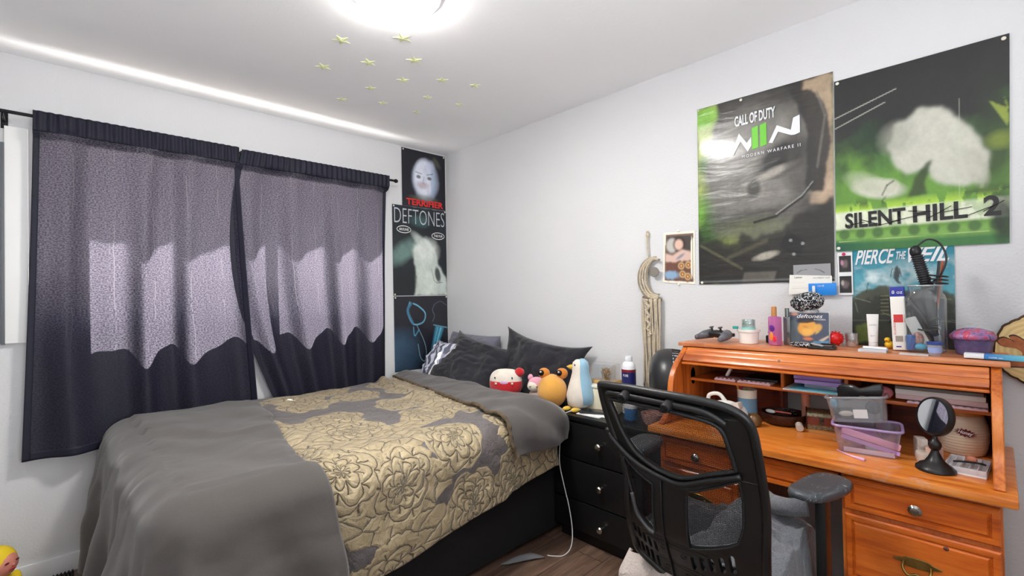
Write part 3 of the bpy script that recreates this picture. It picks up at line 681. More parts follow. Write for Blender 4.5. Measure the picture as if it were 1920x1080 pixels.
# ---------------------------------------------------------------- floor odds
tag(grid('cloth_scrap',14,8,lambda u,v:Vector((-0.80+0.17*u+0.02*v,-1.47-0.06*v*(0.4+u)-0.03*u,0.006+0.022*max(0,math.sin(u*3)*math.sin(v*3))+0.004*abs(nz(u*6,v*6)))),mat('grey cotton',(122,122,124),0.9),None,thick=0.003),'crumpled grey cloth scrap on the floor under the bed edge','cloth')
tag(G().ball((-2.06,-0.06,0.02),(0.012,0.02,0.02),10).obj('tissue',mat('tissue paper',(232,224,212),0.9)),'small white tissue on the floor behind the bed foot','tissue')
# doll
t=thing('doll','small doll in a yellow hood standing at the bottom left corner','doll',(-2.495,-0.20,0))
MY=mat('yellow hood cloth',(240,206,30),0.7,var=0.05); MSk=mat('doll skin',(222,140,122),0.55)
G().lathe([(0.075,0),(0.08,0.03),(0.07,0.09),(0.05,0.13),(0.035,0.15)],24).obj('body',MY,t)
G().ball((0,0,0.205),(0.062,0.066,0.068),26,fn=lambda p:1-0.02*max(0,p.z)).obj('hood',MY,t)
MH=T(rz=R(-45))
hf=G().ball((0.018,0,0.20),(0.052,0.052,0.055),24,M=MH).obj('face',MSk,t)
for s in (-1,1):
    G().ball((0.066,s*0.02,0.212),(0.004,0.009,0.004),10,M=MH).obj('eye',mat('doll eye',(96,40,36),0.4),hf); G().ball((0,s*0.075,0.09),(0.02,0.02,0.045),12,M=MH).obj('arm',MY,t)
G().ball((0.070,0,0.20),(0.007,0.006,0.007),10,M=MH).obj('nose',MSk,hf); G().ball((0.066,0,0.182),(0.004,0.014,0.004),10,M=MH).obj('mouth',mat('doll lips',(190,50,62),0.4),hf)
# comb strip with black spiral teeth
g=G(); 
for k in range(11):
    x=-2.40+k*0.013; g.tube([(x,-0.10,0.012),(x+0.004,-0.10,0.03),(x+0.010,-0.085,0.034),(x+0.012,-0.08,0.012)],0.0028,6)
g.box(-2.405,-2.255,-0.112,-0.078,0.002,0.014,0.004)
tag(g.obj('hair_comb',mat('black comb plastic',(18,18,20),0.4)),'black hair comb lying on the floor by the baseboard','comb')
# ---------------------------------------------------------------- posters (art drawn as colours of the print itself)
class Art:
    def __init__(s,w,h,base,seed=1):
        s.w=w;s.h=h; s.V,s.U=np.mgrid[0:1:h*1j,0:1:w*1j]; s.c=np.zeros((h,w,3))+np.array(srgb(*base)[:3]); s.rng=np.random.RandomState(seed)
    def fbm(s,sx,sy=None,oct=4,dx=0):
        sy=sy or sx; out=np.zeros((s.h,s.w)); amp=1;tot=0
        for o in range(oct):
            gx=int(sx*2**o)+2; gy=int(sy*2**o)+2; g=s.rng.rand(gy+1,gx+1)
            x=s.U*(gx-1); y=s.V*(gy-1); xi=np.minimum(x.astype(int),gx-1); yi=np.minimum(y.astype(int),gy-1); fx=x-xi; fy=y-yi
            fx=fx*fx*(3-2*fx); fy=fy*fy*(3-2*fy)
            out+=amp*((g[yi,xi]*(1-fx)+g[yi,xi+1]*fx)*(1-fy)+(g[yi+1,xi]*(1-fx)+g[yi+1,xi+1]*fx)*fy); tot+=amp; amp*=.55
        return out/tot
    def put(s,mask,col): m=np.clip(mask,0,1)[...,None]; s.c=s.c*(1-m)+np.array(srgb(*col)[:3])*m
    def blob(s,cx,cy,rx,ry,col,soft=0.3,a=1.0,rot=0,warp=0.0,wf=6):
        asp=s.h/s.w*0+1; x=s.U-cx;y=s.V-cy; c,n=math.cos(rot),math.sin(rot); X=(x*c+y*n)/rx; Y=(-x*n+y*c)/ry
        r=np.sqrt(X*X+Y*Y)
        if warp: r=r+(s.fbm(wf)-0.5)*warp*2
        s.put(a*np.clip((1+soft/2-r)/max(soft,1e-3),0,1),col)
    def poly(s,P,col,a=1.0,soft=0,warp=0,wf=12):
        U,V=s.U,s.V
        if warp: U=U+(s.fbm(wf)-.5)*warp; V=V+(s.fbm(wf)-.5)*warp
        ins=np.zeros(U.shape,bool); n=len(P)
        for i in range(n):
            x1,y1=P[i];x2,y2=P[(i+1)%n]
            if y1==y2: continue
            ins^=((y1>V)!=(y2>V))&(U<(x2-x1)*(V-y1)/(y2-y1)+x1)
        m=ins.astype(float)
        for _ in range(int(soft)): 
            m=(m+np.roll(m,1,0)+np.roll(m,-1,0)+np.roll(m,1,1)+np.roll(m,-1,1))/5
        s.put(m*a,col)
    def line(s,P,wd,col,a=1.0,soft=0.6):
        for (x1,y1),(x2,y2) in zip(P[:-1],P[1:]):
            dx,dy=x2-x1,(y2-y1); L=dx*dx+dy*dy+1e-12; t=np.clip(((s.U-x1)*dx+(s.V-y1)*dy)/L,0,1)
            d=np.sqrt((s.U-x1-t*dx)**2+((s.V-y1-t*dy))**2); s.put(a*np.clip((wd-d)/(wd*soft)+0.0,0,1),col)
    def tex(s,f,amt,oct=5): s.c=s.c*(1+amt*(s.fbm(f,oct=oct)-0.5)[...,None]*2); s.c=np.clip(s.c,0,1)
def printmat(name,rough=0.3,buckle=0.0,coat=0.0):
    m,t,b=newmat(name); a=t.N('ShaderNodeAttribute',{'attribute_name':'Col'}); t.l.new(a.outputs['Color'],b.inputs['Base Color']); b.inputs['Roughness'].default_value=rough
    b.inputs['Coat Weight'].default_value=coat; b.inputs['Coat Roughness'].default_value=0.12
    if buckle:
        n=t.N('ShaderNodeTexNoise',Vector=t.N('ShaderNodeMapping',Vector=t.N('ShaderNodeTexCoord').outputs['Object'],Scale=(1,2.0,7.0)).outputs[0],Scale=2.2,Detail=3.0,Distortion=0.4)
        bp=t.N('ShaderNodeBump',Height=n.outputs[0],Strength=buckle,Distance=0.02); t.l.new(bp.outputs[0],b.inputs['Normal'])
    return m
MPR=printmat('matt print',0.45); MPG2=printmat('glossy print',0.30,0.30,0.40); MPS=printmat('satin print',0.35,0.0,0.1)
def artmesh(name,art,corner,m,parent=None,warp=0.0,eps=0.002):
    """corner(u,v) -> world point of the sheet (u right, v down)"""
    h,w=art.h,art.w; vs=[]
    for j in range(h):
        for i in range(w): vs.append(corner(i/(w-1),j/(h-1)))
    f=[(j*w+i,(j+1)*w+i,(j+1)*w+i+1,j*w+i+1) for j in range(h-1) for i in range(w-1)]
    me=bpy.data.meshes.new(name); me.from_pydata([tuple(p) for p in vs],[],f); me.update()
    ca=me.color_attributes.new('Col','FLOAT_COLOR','POINT'); ca.data.foreach_set('color',np.concatenate([art.c,np.ones((h,w,1))],2).astype(np.float32).ravel())
    o=bpy.data.objects.new(name,me); return finish(o,m,parent,'all')
def quadB(y0,z0,y1,z1,e=0.004,q=None,bow=0.0):
    """sheet on the desk wall; q overrides the four corners (y,z) tl,tr,br,bl"""
    tl,tr,br,bl=q or ((y0,z0),(y1,z0),(y1,z1),(y0,z1))
    def f(u,v):
        a=[tl[k]*(1-u)+tr[k]*u for k in (0,1)]; b=[bl[k]*(1-u)+br[k]*u for k in (0,1)]
        return Vector((-e-bow*math.sin(PI*u)**.7*math.sin(PI*v)**.7-(bow*0.6 if bow else 0)*max(0,v-0.93)/0.07*math.sin(PI*u*2)**2,a[0]*(1-v)+b[0]*v,a[1]*(1-v)+b[1]*v))
    return f
def quadA(x0,z0,x1,z1,e=0.004):
    return lambda u,v: Vector((x0+(x1-x0)*u,-e,z0+(z1-z0)*v))
def pins(P,wall='B',par=None,e=0.006,col=None):
    for a,z in P:
        M_=T(-e,a,z,0,R(-90),0) if wall=='B' else T(a,-e,z,R(90),0,0)
        G().lathe([(0.006,0),(0.0065,0.002),(0.004,0.0045),(0,0.005)],12,M=M_).obj('pushpin',col or mat('white pin',(235,230,215),0.3),par,world=False)
def framed(name,lab,cat,art,cor,m,pinlist=None,wall='B',e=0.006):
    t=artmesh(name,art,cor,m); tag(t,lab,cat)
    if pinlist: pins(pinlist,wall,t,e)
    return t
MRt=mat('red print ink',(214,40,34),0.4); MWt=mat('white print ink',(228,230,232),0.4); MKt=mat('black print ink',(20,20,20),0.4); MGt=mat('green print ink',(104,196,40),0.4); MYt=mat('white ink thin',(190,194,204),0.4)
# top poster of the corner stack: plain pale oval stand-in, red title
a=Art(100,120,(26,26,36),3); a.tex(3,.3)
a.blob(.53,.50,.30,.37,(150,160,182),.25,.9,warp=.05); a.blob(.50,.47,.24,.33,(222,226,240),.3,1,warp=.05); a.blob(.62,.30,.10,.16,(196,204,226),.6,.6,rot=.5)
a.blob(.70,.52,.05,.24,(140,170,200),.7,.6); a.blob(.46,.60,.12,.06,(176,150,156),.9,.6); a.blob(.50,.83,.26,.05,(120,120,100),.9,.5,warp=.3)
a.blob(.80,.16,.10,.05,(90,92,76),.9,.7,rot=.8,warp=.3); a.line([(.30,.38),(.44,.40)],.010,(60,56,66),.7); a.line([(.56,.40),(.70,.37)],.010,(60,56,66),.7); a.blob(.37,.46,.05,.03,(70,56,60),.6,.8); a.blob(.62,.46,.05,.03,(70,56,60),.6,.8); a.line([(.50,.44),(.47,.56),(.52,.57)],.008,(130,130,150),.7); a.tex(9,.16)
p=framed('poster','black poster with a pale oval and red title, topmost of the corner stack','poster',a,quadA(-0.413,2.430,-0.008,1.985),MPR,[(-0.400,2.418),(-0.022,2.418)],'A')
lettering('TERRIFIER',0.345,0.050,WALLA(-0.378,1.996,0.0055),MRt,p,'title_lettering',off=0.03)
# middle poster
a=Art(120,170,(22,30,36),5); a.tex(4,.4)
a.blob(.20,.52,.30,.10,(120,150,142),.9,.7,rot=-.4,warp=.3); a.blob(.50,.16,.16,.06,(70,110,110),.9,.6,warp=.3)
a.poly([(.38,.62),(.36,.50),(.46,.38),(.58,.34),(.70,.40),(.80,.52),(.84,.66),(.98,.80),(1,1),(.36,1),(.42,.80)],(196,206,200),.95,6,warp=.05)
a.blob(.60,.48,.20,.12,(226,232,226),.9,.8,warp=.2); a.blob(.46,.36,.12,.05,(206,216,210),.9,.7,rot=.5,warp=.3); a.blob(.60,.85,.16,.20,(216,226,214),.9,.7,warp=.1)
a.blob(.82,.76,.05,.09,(30,36,40),.5,.9,rot=-.3,warp=.1); a.blob(.16,.88,.20,.10,(18,26,30),.6,.9,warp=.2)
a.line([(.70,.70),(.74,.83),(.80,.86),(.92,.85)],.006,(60,70,70),.7)
a.tex(12,.18); a.tex(40,.10)
p=framed('poster','dark poster with pale smoke shape and thin white title, middle of corner stack','poster',a,quadA(-0.500,1.984,-0.006,1.296),MPS,[(-0.488,1.972),(-0.018,1.972),(-0.488,1.306),(-0.018,1.306)],'A')
lettering('DEFTONES',0.460,0.115,WALLA(-0.484,1.848,0.0055),MYt,p,'title_lettering',off=-0.014)
for (x,z,wd,ht,tx) in ((-0.465,1.772,0.125,0.058,'AROUND'),(-0.150,1.742,0.125,0.058,'THE FUR')):
    bd=G().lathe([(0.0001,0),(1,0),(1,0.0006),(0.0001,0.0006)],32,M=Matrix.Translation((x+wd/2,-0.0050,z+ht/2))@Euler((R(90),0,0)).to_matrix().to_4x4()@Matrix.Diagonal((wd/2,ht/2,1,1))).obj('oval_badge',MWt,p)
    G().lathe([(0.0001,0),(1,0),(1,0.0006),(0.0001,0.0006)],32,M=Matrix.Translation((x+wd/2,-0.0058,z+ht/2))@Euler((R(90),0,0)).to_matrix().to_4x4()@Matrix.Diagonal((wd*.46,ht*.40,1,1))).obj('badge_field',MKt,bd)
    lettering(tx,wd*0.7,ht*0.34,WALLA(x+wd*0.15,z+ht*0.33,0.0068),MWt,bd,'badge_text',off=0.02)
# bottom poster: dark with blue light streaks (plain stand-in)
a=Art(120,150,(30,30,40),7); a.tex(4,.25); a.blob(.05,.75,.34,.26,(70,104,130),.9,.6,warp=.15); a.blob(.25,.9,.2,.2,(40,60,80),.9,.6)
for k,(P,wd,cl) in enumerate([([(.28,.08),(.24,.22),(.34,.38),(.52,.36),(.56,.24),(.44,.14),(.34,.10)],.014,(110,176,206)),([(.30,.10),(.24,.2),(.33,.37)],.028,(60,120,150)),([(.40,.40),(.52,.60),(.57,.76),(.54,.90),(.46,.84),(.42,.66)],.006,(150,190,206)),
  ([(.34,.42),(.36,.54),(.44,.46)],.012,(90,160,190)),([(.74,.12),(.70,.2),(.74,.28),(.70,.36)],.007,(110,120,136)),([(.74,.12),(.86,.08),(.98,.14)],.006,(100,110,126))]):
    a.line(spline(P,5) and [(q.x,q.y) for q in spline(P,5)],wd,cl,.9,.8)
a.poly([(.76,.42),(.92,.46),(.74,.84),(.60,.98)],(60,140,170),.9,3); a.line([(.86,.46),(.68,.90)],.012,(150,216,232),.9); a.line([(.80,.45),(.64,.92)],.005,(170,226,240),.8); a.line([(.72,.41),(.98,.46)],.012,(110,160,180),.8); a.tex(30,.12)
framed('poster','dark poster with blue light streaks, lowest of the corner stack behind pillows','poster',a,quadA(-0.497,1.290,-0.006,0.725),MPS,[(-0.485,1.28),(-0.018,1.28)],'A')
# military poster
a=Art(170,250,(40,38,34),11); a.tex(5,.5)
a.poly([(.80,0),(1,0),(1,.60),(.86,.62),(.80,.40),(.84,.2)],(168,146,120),.95,5,warp=.06); a.blob(.95,.55,.12,.06,(196,170,146),.8,.6,warp=.2)
a.poly([(0,0),(.16,0),(.10,.30),(.12,.62),(.0,.70)],(150,170,80),.95,6,warp=.08); a.blob(.06,.33,.05,.05,(40,100,30),.7,.8,warp=.3); a.blob(.06,.06,.10,.05,(120,190,50),.8,.8,warp=.4); a.blob(.05,.47,.06,.03,(196,206,110),.8,.8,warp=.3)
a.blob(.14,.60,.16,.12,(96,160,40),.8,.9,warp=.4); a.blob(.28,.76,.10,.05,(160,180,40),.6,.9,warp=.5,wf=14); a.blob(.14,.70,.12,.10,(40,70,26),.8,.8,warp=.5)
a.blob(.48,.42,.42,.40,(88,86,82),.35,.95,warp=.06); a.blob(.50,.38,.36,.28,(136,132,126),.5,.7,warp=.2); a.blob(.25,.45,.18,.20,(108,106,102),.8,.5,warp=.2)
a.blob(.66,.37,.17,.085,(16,15,15),.5,.98,rot=-.25,warp=.12); a.blob(.62,.43,.14,.02,(176,170,160),.9,.8,rot=-.2,warp=.2); a.blob(.78,.42,.09,.16,(60,58,54),.7,.7,warp=.2); a.blob(.46,.50,.05,.05,(40,38,36),.6,.8,rot=.5)
a.blob(.45,.66,.30,.045,(62,60,56),.7,.8,rot=-.1,warp=.2); a.blob(.46,.72,.26,.06,(104,108,80),.9,.7,warp=.2)
a.poly([(.70,.02),(.86,.06),(.95,.14),(.99,.34),(.93,.56),(.82,.54),(.84,.30),(.78,.12)],(38,36,34),.95,3,warp=.04); a.line([(.90,.08),(.95,.2),(.90,.44)],.012,(110,106,98),.6); a.line([(.87,.52),(.80,.58),(.62,.66),(.46,.68)],.010,(24,24,24),.95); a.line([(.87,.51),(.80,.57),(.62,.65)],.004,(170,170,164),.7)
a.poly([(.0,.80),(.3,.76),(.6,.74),(1,.60),(1,1),(0,1)],(34,32,28),.9,8,warp=.10); a.line([(.02,.78),(.36,.92)],.012,(90,90,66),.7); a.line([(.25,.86),(.55,.78)],.018,(96,92,70),.6,1); a.blob(.54,.86,.09,.018,(176,170,156),.6,.8,rot=-.15,warp=.3); a.poly([(.38,.94),(.62,.94),(.60,.99),(.36,.99)],(110,104,96),.7,2)
a.poly([(.70,.74),(.82,.80),(.78,.88),(.64,.82)],(20,20,22),1,1)
for (x,y) in ((.72,.79),(.80,.81),(.74,.86)): a.blob(x,y,.012,.008,(150,150,150),.3,.9)
a.line([(0,.985),(1,.985)],.006,(120,122,124),.6); a.tex(14,.28); a.tex(50,.16)
p=framed('poster','glossy green and grey military game poster left of the big green one','poster',a,quadB(0,0,0,0,0.004,((-2.119,2.197),(-2.693,2.188),(-2.679,1.320),(-2.108,1.321)),bow=0.006),MPG2,[(-2.33,2.18),(-2.125,1.33)],'B',0.008)
lettering('CALL OF DUTY',0.175,0.050,WALLB(-2.300,2.058,0.012),MWt,p,'title_lettering',off=0.03)
def wpoly(P,m,par,nm): return G().add([(-0.012-0.0002*0,y,z) for y,z in P],[tuple(range(len(P)))]).obj(nm,m,par,False,True)
wpoly([(-2.375,1.935),(-2.402,1.940),(-2.402,2.040),(-2.375,2.035)],MGt,p,'green_bar'); wpoly([(-2.410,1.940),(-2.437,1.945),(-2.437,2.045),(-2.410,2.040)],MGt,p,'green_bar')
wpoly([(-2.325,1.985),(-2.355,1.930),(-2.372,1.955),(-2.372,1.995),(-2.352,1.972),(-2.318,2.025),(-2.292,1.960),(-2.270,1.985),(-2.270,1.955),(-2.290,1.925)],MWt,p,'big_letter')
wpoly([(-2.445,1.950),(-2.480,2.020),(-2.535,1.985),(-2.545,2.035),(-2.570,2.042),(-2.570,1.965),(-2.550,1.960),(-2.535,1.962),(-2.485,1.990),(-2.460,1.945)],MWt,p,'big_letter')
lettering('MODERN WARFARE II',0.24,0.014,WALLB(-2.330,1.905,0.012),MWt,p,'subtitle_lettering',space=1.4)
# big green poster
a=Art(170,220,(34,34,34),13)
g2=a.fbm(4,5); a.put(np.clip((a.V-.26-.10*np.sin(a.U*4+1)+(g2-.5)*.5)*5,0,1),(70,110,50)); a.put(np.clip((a.V-.45+(a.fbm(6)-.5)*.4)*4,0,.7),(110,160,56))
a.put(np.clip((.20-a.U+(a.fbm(4,2)-.5)*.3)*3,0,1)*np.clip((a.V-.3)*5,0,1)*.6,(46,90,44)); a.blob(.93,.45,.10,.30,(36,44,30),.9,.8,warp=.2); a.blob(.22,.40,.10,.10,(30,60,36),.9,.7,warp=.4)
a.poly([(.34,.44),(.40,.33),(.52,.27),(.66,.29),(.80,.40),(.90,.55),(.88,.66),(.80,.70),(.62,.66),(.58,.58),(.46,.62),(.40,.54)],(196,196,182),.97,9,warp=.05); a.blob(.84,.62,.05,.10,(180,180,164),.5,.8,rot=-.4); a.blob(.40,.40,.10,.08,(150,152,138),.8,.6)
a.blob(.28,.66,.16,.055,(206,206,190),.45,.95,rot=.15,warp=.1); a.blob(.20,.62,.12,.05,(176,182,156),.8,.7,rot=.35); a.blob(.36,.66,.05,.04,(196,196,178),.6,.8)
a.poly([(.58,.55),(.61,.54),(.56,.66),(.58,.72),(.46,.74),(.50,.64)],(50,66,34),.9,4,warp=.03); a.line([(.31,.70),(.34,.65),(.38,.63)],.008,(70,86,50),.7)
a.put(np.clip(1-np.abs(a.V-.77+.0)/.05,0,1)*(a.fbm(14,6)>.42)*.9,(176,214,70)); a.put(np.clip(1-np.abs(a.V-.735)/.04,0,1)*(a.fbm(10,6)>.55)*.8,(56,80,34))
a.put(np.clip((.058-np.abs(a.V-.825+.0))*60,0,1)*np.clip((a.fbm(12,8)-.25)*6,.6,1),(220,226,200))
a.put(np.clip((a.V-.885)*40,0,1),(120,166,76))
for k in range(9): a.blob(.06+k*.11,.905,.035,.028,(60,96,50),.5,.8,warp=.2)
a.put(np.clip((a.V-.93)*30,0,1),(60,116,60)); a.put(np.clip((a.V-.93)*30,0,1)*np.clip((.35-a.U)*3,0,1),(22,84,62)); a.blob(.97,.88,.06,.12,(26,36,26),.8,.9,warp=.2)
for P in ([(0,.22),(.40,.13)],[(0,.28),(.33,.19)]): a.line(P,.0035,(200,206,190),.7)
a.line([(.27,.15),(.27,.60)],.0022,(210,216,190),.6); a.line([(.75,.26),(.75,.76)],.0022,(200,210,180),.5); a.line([(.02,.945),(.9,.935)],.002,(190,210,140),.7)
a.poly([(.90,.30),(.99,.44),(1,.40),(.97,.28),(1,.36)],(140,156,60),.9,1); a.blob(.96,.50,.07,.04,(120,136,50),.9,.8)
a.tex(20,.12); a.tex(60,.08)
p=framed('poster','largest poster, black and acid green with blurred pale shape and title band','poster',a,quadB(0,0,0,0,0.006,((-2.697,2.142),(-3.196,2.140),(-3.180,1.432),(-2.687,1.441)),bow=0.002),MPR,[(-2.708,2.130),(-3.182,2.126),(-2.697,1.453)],'B',0.008)
for tx,y,w_ in (('SILENT',-2.722,0.190),('HILL',-2.933,0.148),('2',-3.121,0.042)):
    lettering(tx,w_,0.062 if tx!='2' else 0.070,WALLB(y,1.530+0.0,0.0105),MKt,p,'title_lettering',off=0.030)
g=G(); random.seed(3)
for k in range(9):
    y=-2.72-k*0.05; g.tube([(-0.0112,y,1.545+random.uniform(-.015,.04)),(-0.0112,y-0.05-random.uniform(0,.03),1.545+random.uniform(-.015,.04))],0.0012,4)
g.obj('scratch_lines',MKt,p,False,True)
# blue band poster behind the jar
a=Art(120,160,(90,160,176),17); a.put(np.clip(1.2-a.V*3,0,1),(30,130,150)); a.put(np.clip((a.fbm(4,6)-.45)*5,0,1)*np.clip(1-np.abs(a.V-.30)/.2,0,1),(206,222,222))
a.poly([(0,.50),(.15,.42),(.35,.38),(.55,.44),(.75,.40),(1,.46),(1,1),(0,1)],(74,80,66),1,3,warp=.06); a.poly([(0,.56),(.3,.46),(.5,.50),(.8,.48),(1,.54),(1,1),(0,1)],(46,50,44),.9,4,warp=.1)
for k in range(14): x=a.rng.rand();y=.42+a.rng.rand()*.3; a.line([(x,y),(x+(a.rng.rand()-.5)*.35,y+(a.rng.rand()-.5)*.2)],.006,(26,28,26) if k%2 else (120,124,104),.8)
for k in range(6): a.line([(.30,.48+k*.035),(.38,.478+k*.035)],.006,(140,136,96),.7)
a.put(np.clip((a.V-.70)*12,0,1),(34,38,32)); a.poly([(.04,.76),(.20,.75),(.20,.93),(.04,.93)],(110,130,50),.7,4,warp=.05); a.poly([(.26,.76),(.5,.76),(.5,.95),(.26,.95)],(50,54,42),.8,3)
a.line([(0,.72),(1,.70)],.008,(90,92,80),.7)
a.poly([(.44,.22),(.47,.19),(.50,.26),(.48,.33),(.51,.37),(.47,.36),(.43,.31)],(50,58,60),.95,1); a.line([(.42,.22),(.40,.30)],.006,(50,58,60),.9); a.line([(.49,.22),(.51,.30)],.006,(50,58,60),.9); a.tex(24,.2)
p=framed('poster','teal sky band poster with ruined shacks, behind the big clear jar','poster',a,quadB(0,0,0,0,0.003,((-2.742,1.452),(-3.043,1.450),(-3.040,1.045),(-2.733,1.045))),MPR,None)
for tx,y,w_,h_ in (('PIERCE',-2.750,0.128,0.060),('THE',-2.880,0.030,0.030),('VEIL',-2.915,0.115,0.056)):
    lettering(tx,w_,h_,WALLB(y,1.378+(0.018 if tx=='THE' else 0.004),0.0055),MWt,p,'title_lettering',shear=0.45,off=0.02)
# small pictures
a=Art(60,80,(238,232,214),19); a.poly([(.07,.04),(.95,.05),(.94,.96),(.06,.95)],(120,96,84),1,0); 
a.poly([(.12,.08),(.92,.08),(.92,.36),(.12,.40)],(70,62,58),1,1); a.blob(.28,.26,.18,.14,(200,196,190),.4,.9); a.blob(.52,.24,.20,.15,(60,44,38),.4,.9); a.blob(.50,.25,.13,.10,(226,190,172),.5,.95); a.poly([(.08,.42),(.30,.46),(.60,.34),(.90,.40),(.90,.56),(.40,.60),(.08,.58)],(218,186,172),.95,3)
a.blob(.55,.48,.14,.03,(120,130,150),.8,.8,rot=-.4); a.poly([(.08,.60),(.9,.56),(.94,.95),(.07,.95)],(110,70,56),.9,2,warp=.1); a.blob(.28,.84,.22,.08,(140,176,206),.7,.9,warp=.4); 
for (x,y) in ((.58,.66),(.80,.64),(.62,.82),(.78,.86)): a.blob(x,y,.10,.07,(196,170,120),.4,.9); a.blob(x,y,.06,.04,(150,50,30),.4,.9); a.blob(x,y,.025,.018,(230,200,120),.4,.9)
a.blob(.9,.5,.03,.4,(238,232,214),.1,1)
framed('photo_print','white bordered photo of a resting person beside the macrame moon','photo',a,quadB(0,0,0,0,0.003,((-1.922,1.600),(-2.091,1.594),(-2.087,1.323),(-1.911,1.338))),MPS,[(-2.005,1.602),(-2.0,1.324)],'B',0.005)
a=Art(40,76,(232,232,232),21)
for (y0,y1) in ((.07,.46),(.55,.95)):
    a.poly([(.08,y0),(.90,y0),(.90,y1),(.08,y1)],(34,32,34),1,0); a.blob(.48,(y0+y1)/2,.22,.09,(120,104,104),.7,.8,warp=.3,wf=10); a.blob(.3,(y0+y1)/2-.03,.1,.06,(196,140,166) if y0<.3 else (190,180,172),.7,.8,warp=.3)
p=framed('photo_strip','strip of two small dark photos pinned beside the teal poster','photo',a,quadB(-2.692,1.434,-2.742,1.262,0.008),MPS); pins([(-2.714,1.428)],'B',p,0.010,mat('magenta pin',(206,30,90),0.3))
a=Art(50,30,(150,150,152),22); a.line([(.10,.55),(.22,.38),(.36,.34)],.02,(40,40,42),.9); a.line([(.60,.34),(.72,.42),(.84,.6)],.02,(40,40,42),.9)
framed('picture_card','grey card with two drawn brows, tucked behind the white letter','card',a,quadB(-2.530,1.394,-2.668,1.330,0.011),MPR)
a=Art(60,34,(236,234,226),23); 
for k in range(6): a.line([(.08,.40+k*.10),(.36+.1*(k%2),.40+k*.10)],.008,(180,178,170),.5)
p=framed('letter_card','white printed letter card pinned under the military poster','card',a,quadB(0,0,0,0,0.014,((-2.516,1.352),(-2.672,1.342),(-2.672,1.275),(-2.510,1.266))),MPR)
lettering('Letter',0.030,0.009,WALLB(-2.535,1.336,0.0150),MKt,p,'printed_text'); lettering('PAYMENT SLIP',0.06,0.006,WALLB(-2.605,1.332,0.0150),mat('grey ink',(130,128,124),0.5),p,'printed_text')
p=tag(G().box(-0.022,-0.018,-2.688,-2.588,1.262,1.312,0.001).obj('gift_card',mat('bright blue card',(36,134,222),0.35)),'bright blue card overlapping the white letter card','card')
lettering('card',0.022,0.008,WALLB(-2.622,1.298,0.0232),MWt,p,'printed_text'); G().box(-0.030,-0.0225,-2.614,-2.603,1.272,1.302,0.002).obj('white_clip',MWt,p)
# macrame moon
MMC=mat('natural cotton cord',(206,192,168),0.95,var=0.12,vscale=60,bump=0.5,bscale=260)
t=thing('macrame_hanging','cream macrame crescent moon with long cord fringe hanging on the wall','wall hanging',(-0.02,-1.85,1.61))
G().lathe([(0.004,0),(0.008,0.003),(0.008,0.010),(0,0.012)],12,M=T(-0.002,-1.833,1.612,0,R(-90),0)).obj('peg',mat('wood peg',(190,170,140),0.6),t,world=True)
G().tube([(-0.012,-1.833,1.61),(-0.014,-1.834,1.55),(-0.016,-1.835,1.48)],0.004,8).tube([(-0.016,-1.830,1.60),(-0.018,-1.834,1.52),(-0.016,-1.838,1.478)],0.003,8).ball((-0.014,-1.833,1.595),(0.008,0.010,0.010),10).obj('hanging_cord',MMC,t,True,True)
cy,cz=-1.871,1.362
oarc=lambda a: (-0.020,cy+0.095*math.cos(a),cz+0.112*math.sin(a)); iarc=lambda a: (-0.020,cy-0.018+0.060*math.cos(a),cz+0.006+0.094*math.sin(a))
g=G(); g.tube([oarc(R(-108+k*4.6)) for k in range(46)],0.005,8).tube([iarc(R(-100+k*4.6)) for k in range(46)],0.005,8)
g.obj('crescent_ring',mat('grey cord ring',(150,138,122),0.9,bump=0.4,bscale=200),t,'all',True)
g=G(); random.seed(9)
for k in range(46):
    f_=k/45; po=Vector(oarc(R(-100+f_*190))); pi_=Vector(iarc(R(-92+f_*190)))
    for j in (.2,.5,.8): q_=po+(pi_-po)*j; g.ball((q_.x-0.003,q_.y,q_.z+random.uniform(-.002,.002)),(0.006,0.006,0.0065),8)
g.obj('knotted_crescent',MMC,t,'all',True)
G().lathe([(0.0,-0.006),(0.024,-0.004),(0.026,0),(0.024,0.004),(0,0.006)],24,M=T(-0.03,-1.878,1.395,0,R(-90),R(10))).obj('moon_charm',mat('grey felt',(130,124,116),0.9),t,world=True)
G().tube([(-0.018,-1.800,1.262),(-0.02,-1.905,1.248)],0.006,10).ball((-0.02,-1.907,1.248),(0.009,0.009,0.009),10).obj('dowel',mat('driftwood',(130,110,92),0.7),t,world=True)
for k in range(24):
    y=-1.800-k*0.0045; x=-0.02-0.006*(k%3); L=1.25-0.48-0.09*(k/24)+random.uniform(-.03,.02)
    zb=1.252-0.50-random.uniform(0,0.06)+0.06*abs(k-12)/12*(1 if k<12 else .2)
    ys=[y+0.004*math.sin(z*13+k)+0.003*nz(z*5,k) for z in (0,.1,.2,.3,.4,.5)]
    G().tube(spline([(x,ys[i],1.252+(zb-1.252)*i/5) for i in range(6)],4),0.0042,7).obj('fringe_cord',MMC,t,'all',True)
g=G()
for k in range(22): z=1.245-k*0.009; g.ball((-0.038,-1.832+0.009*math.sin(k*1.2)-0.0006*k,z),(0.006,0.012-0.0002*k,0.0075),8)
g.obj('knotted_braid',MMC,t,'all',True)
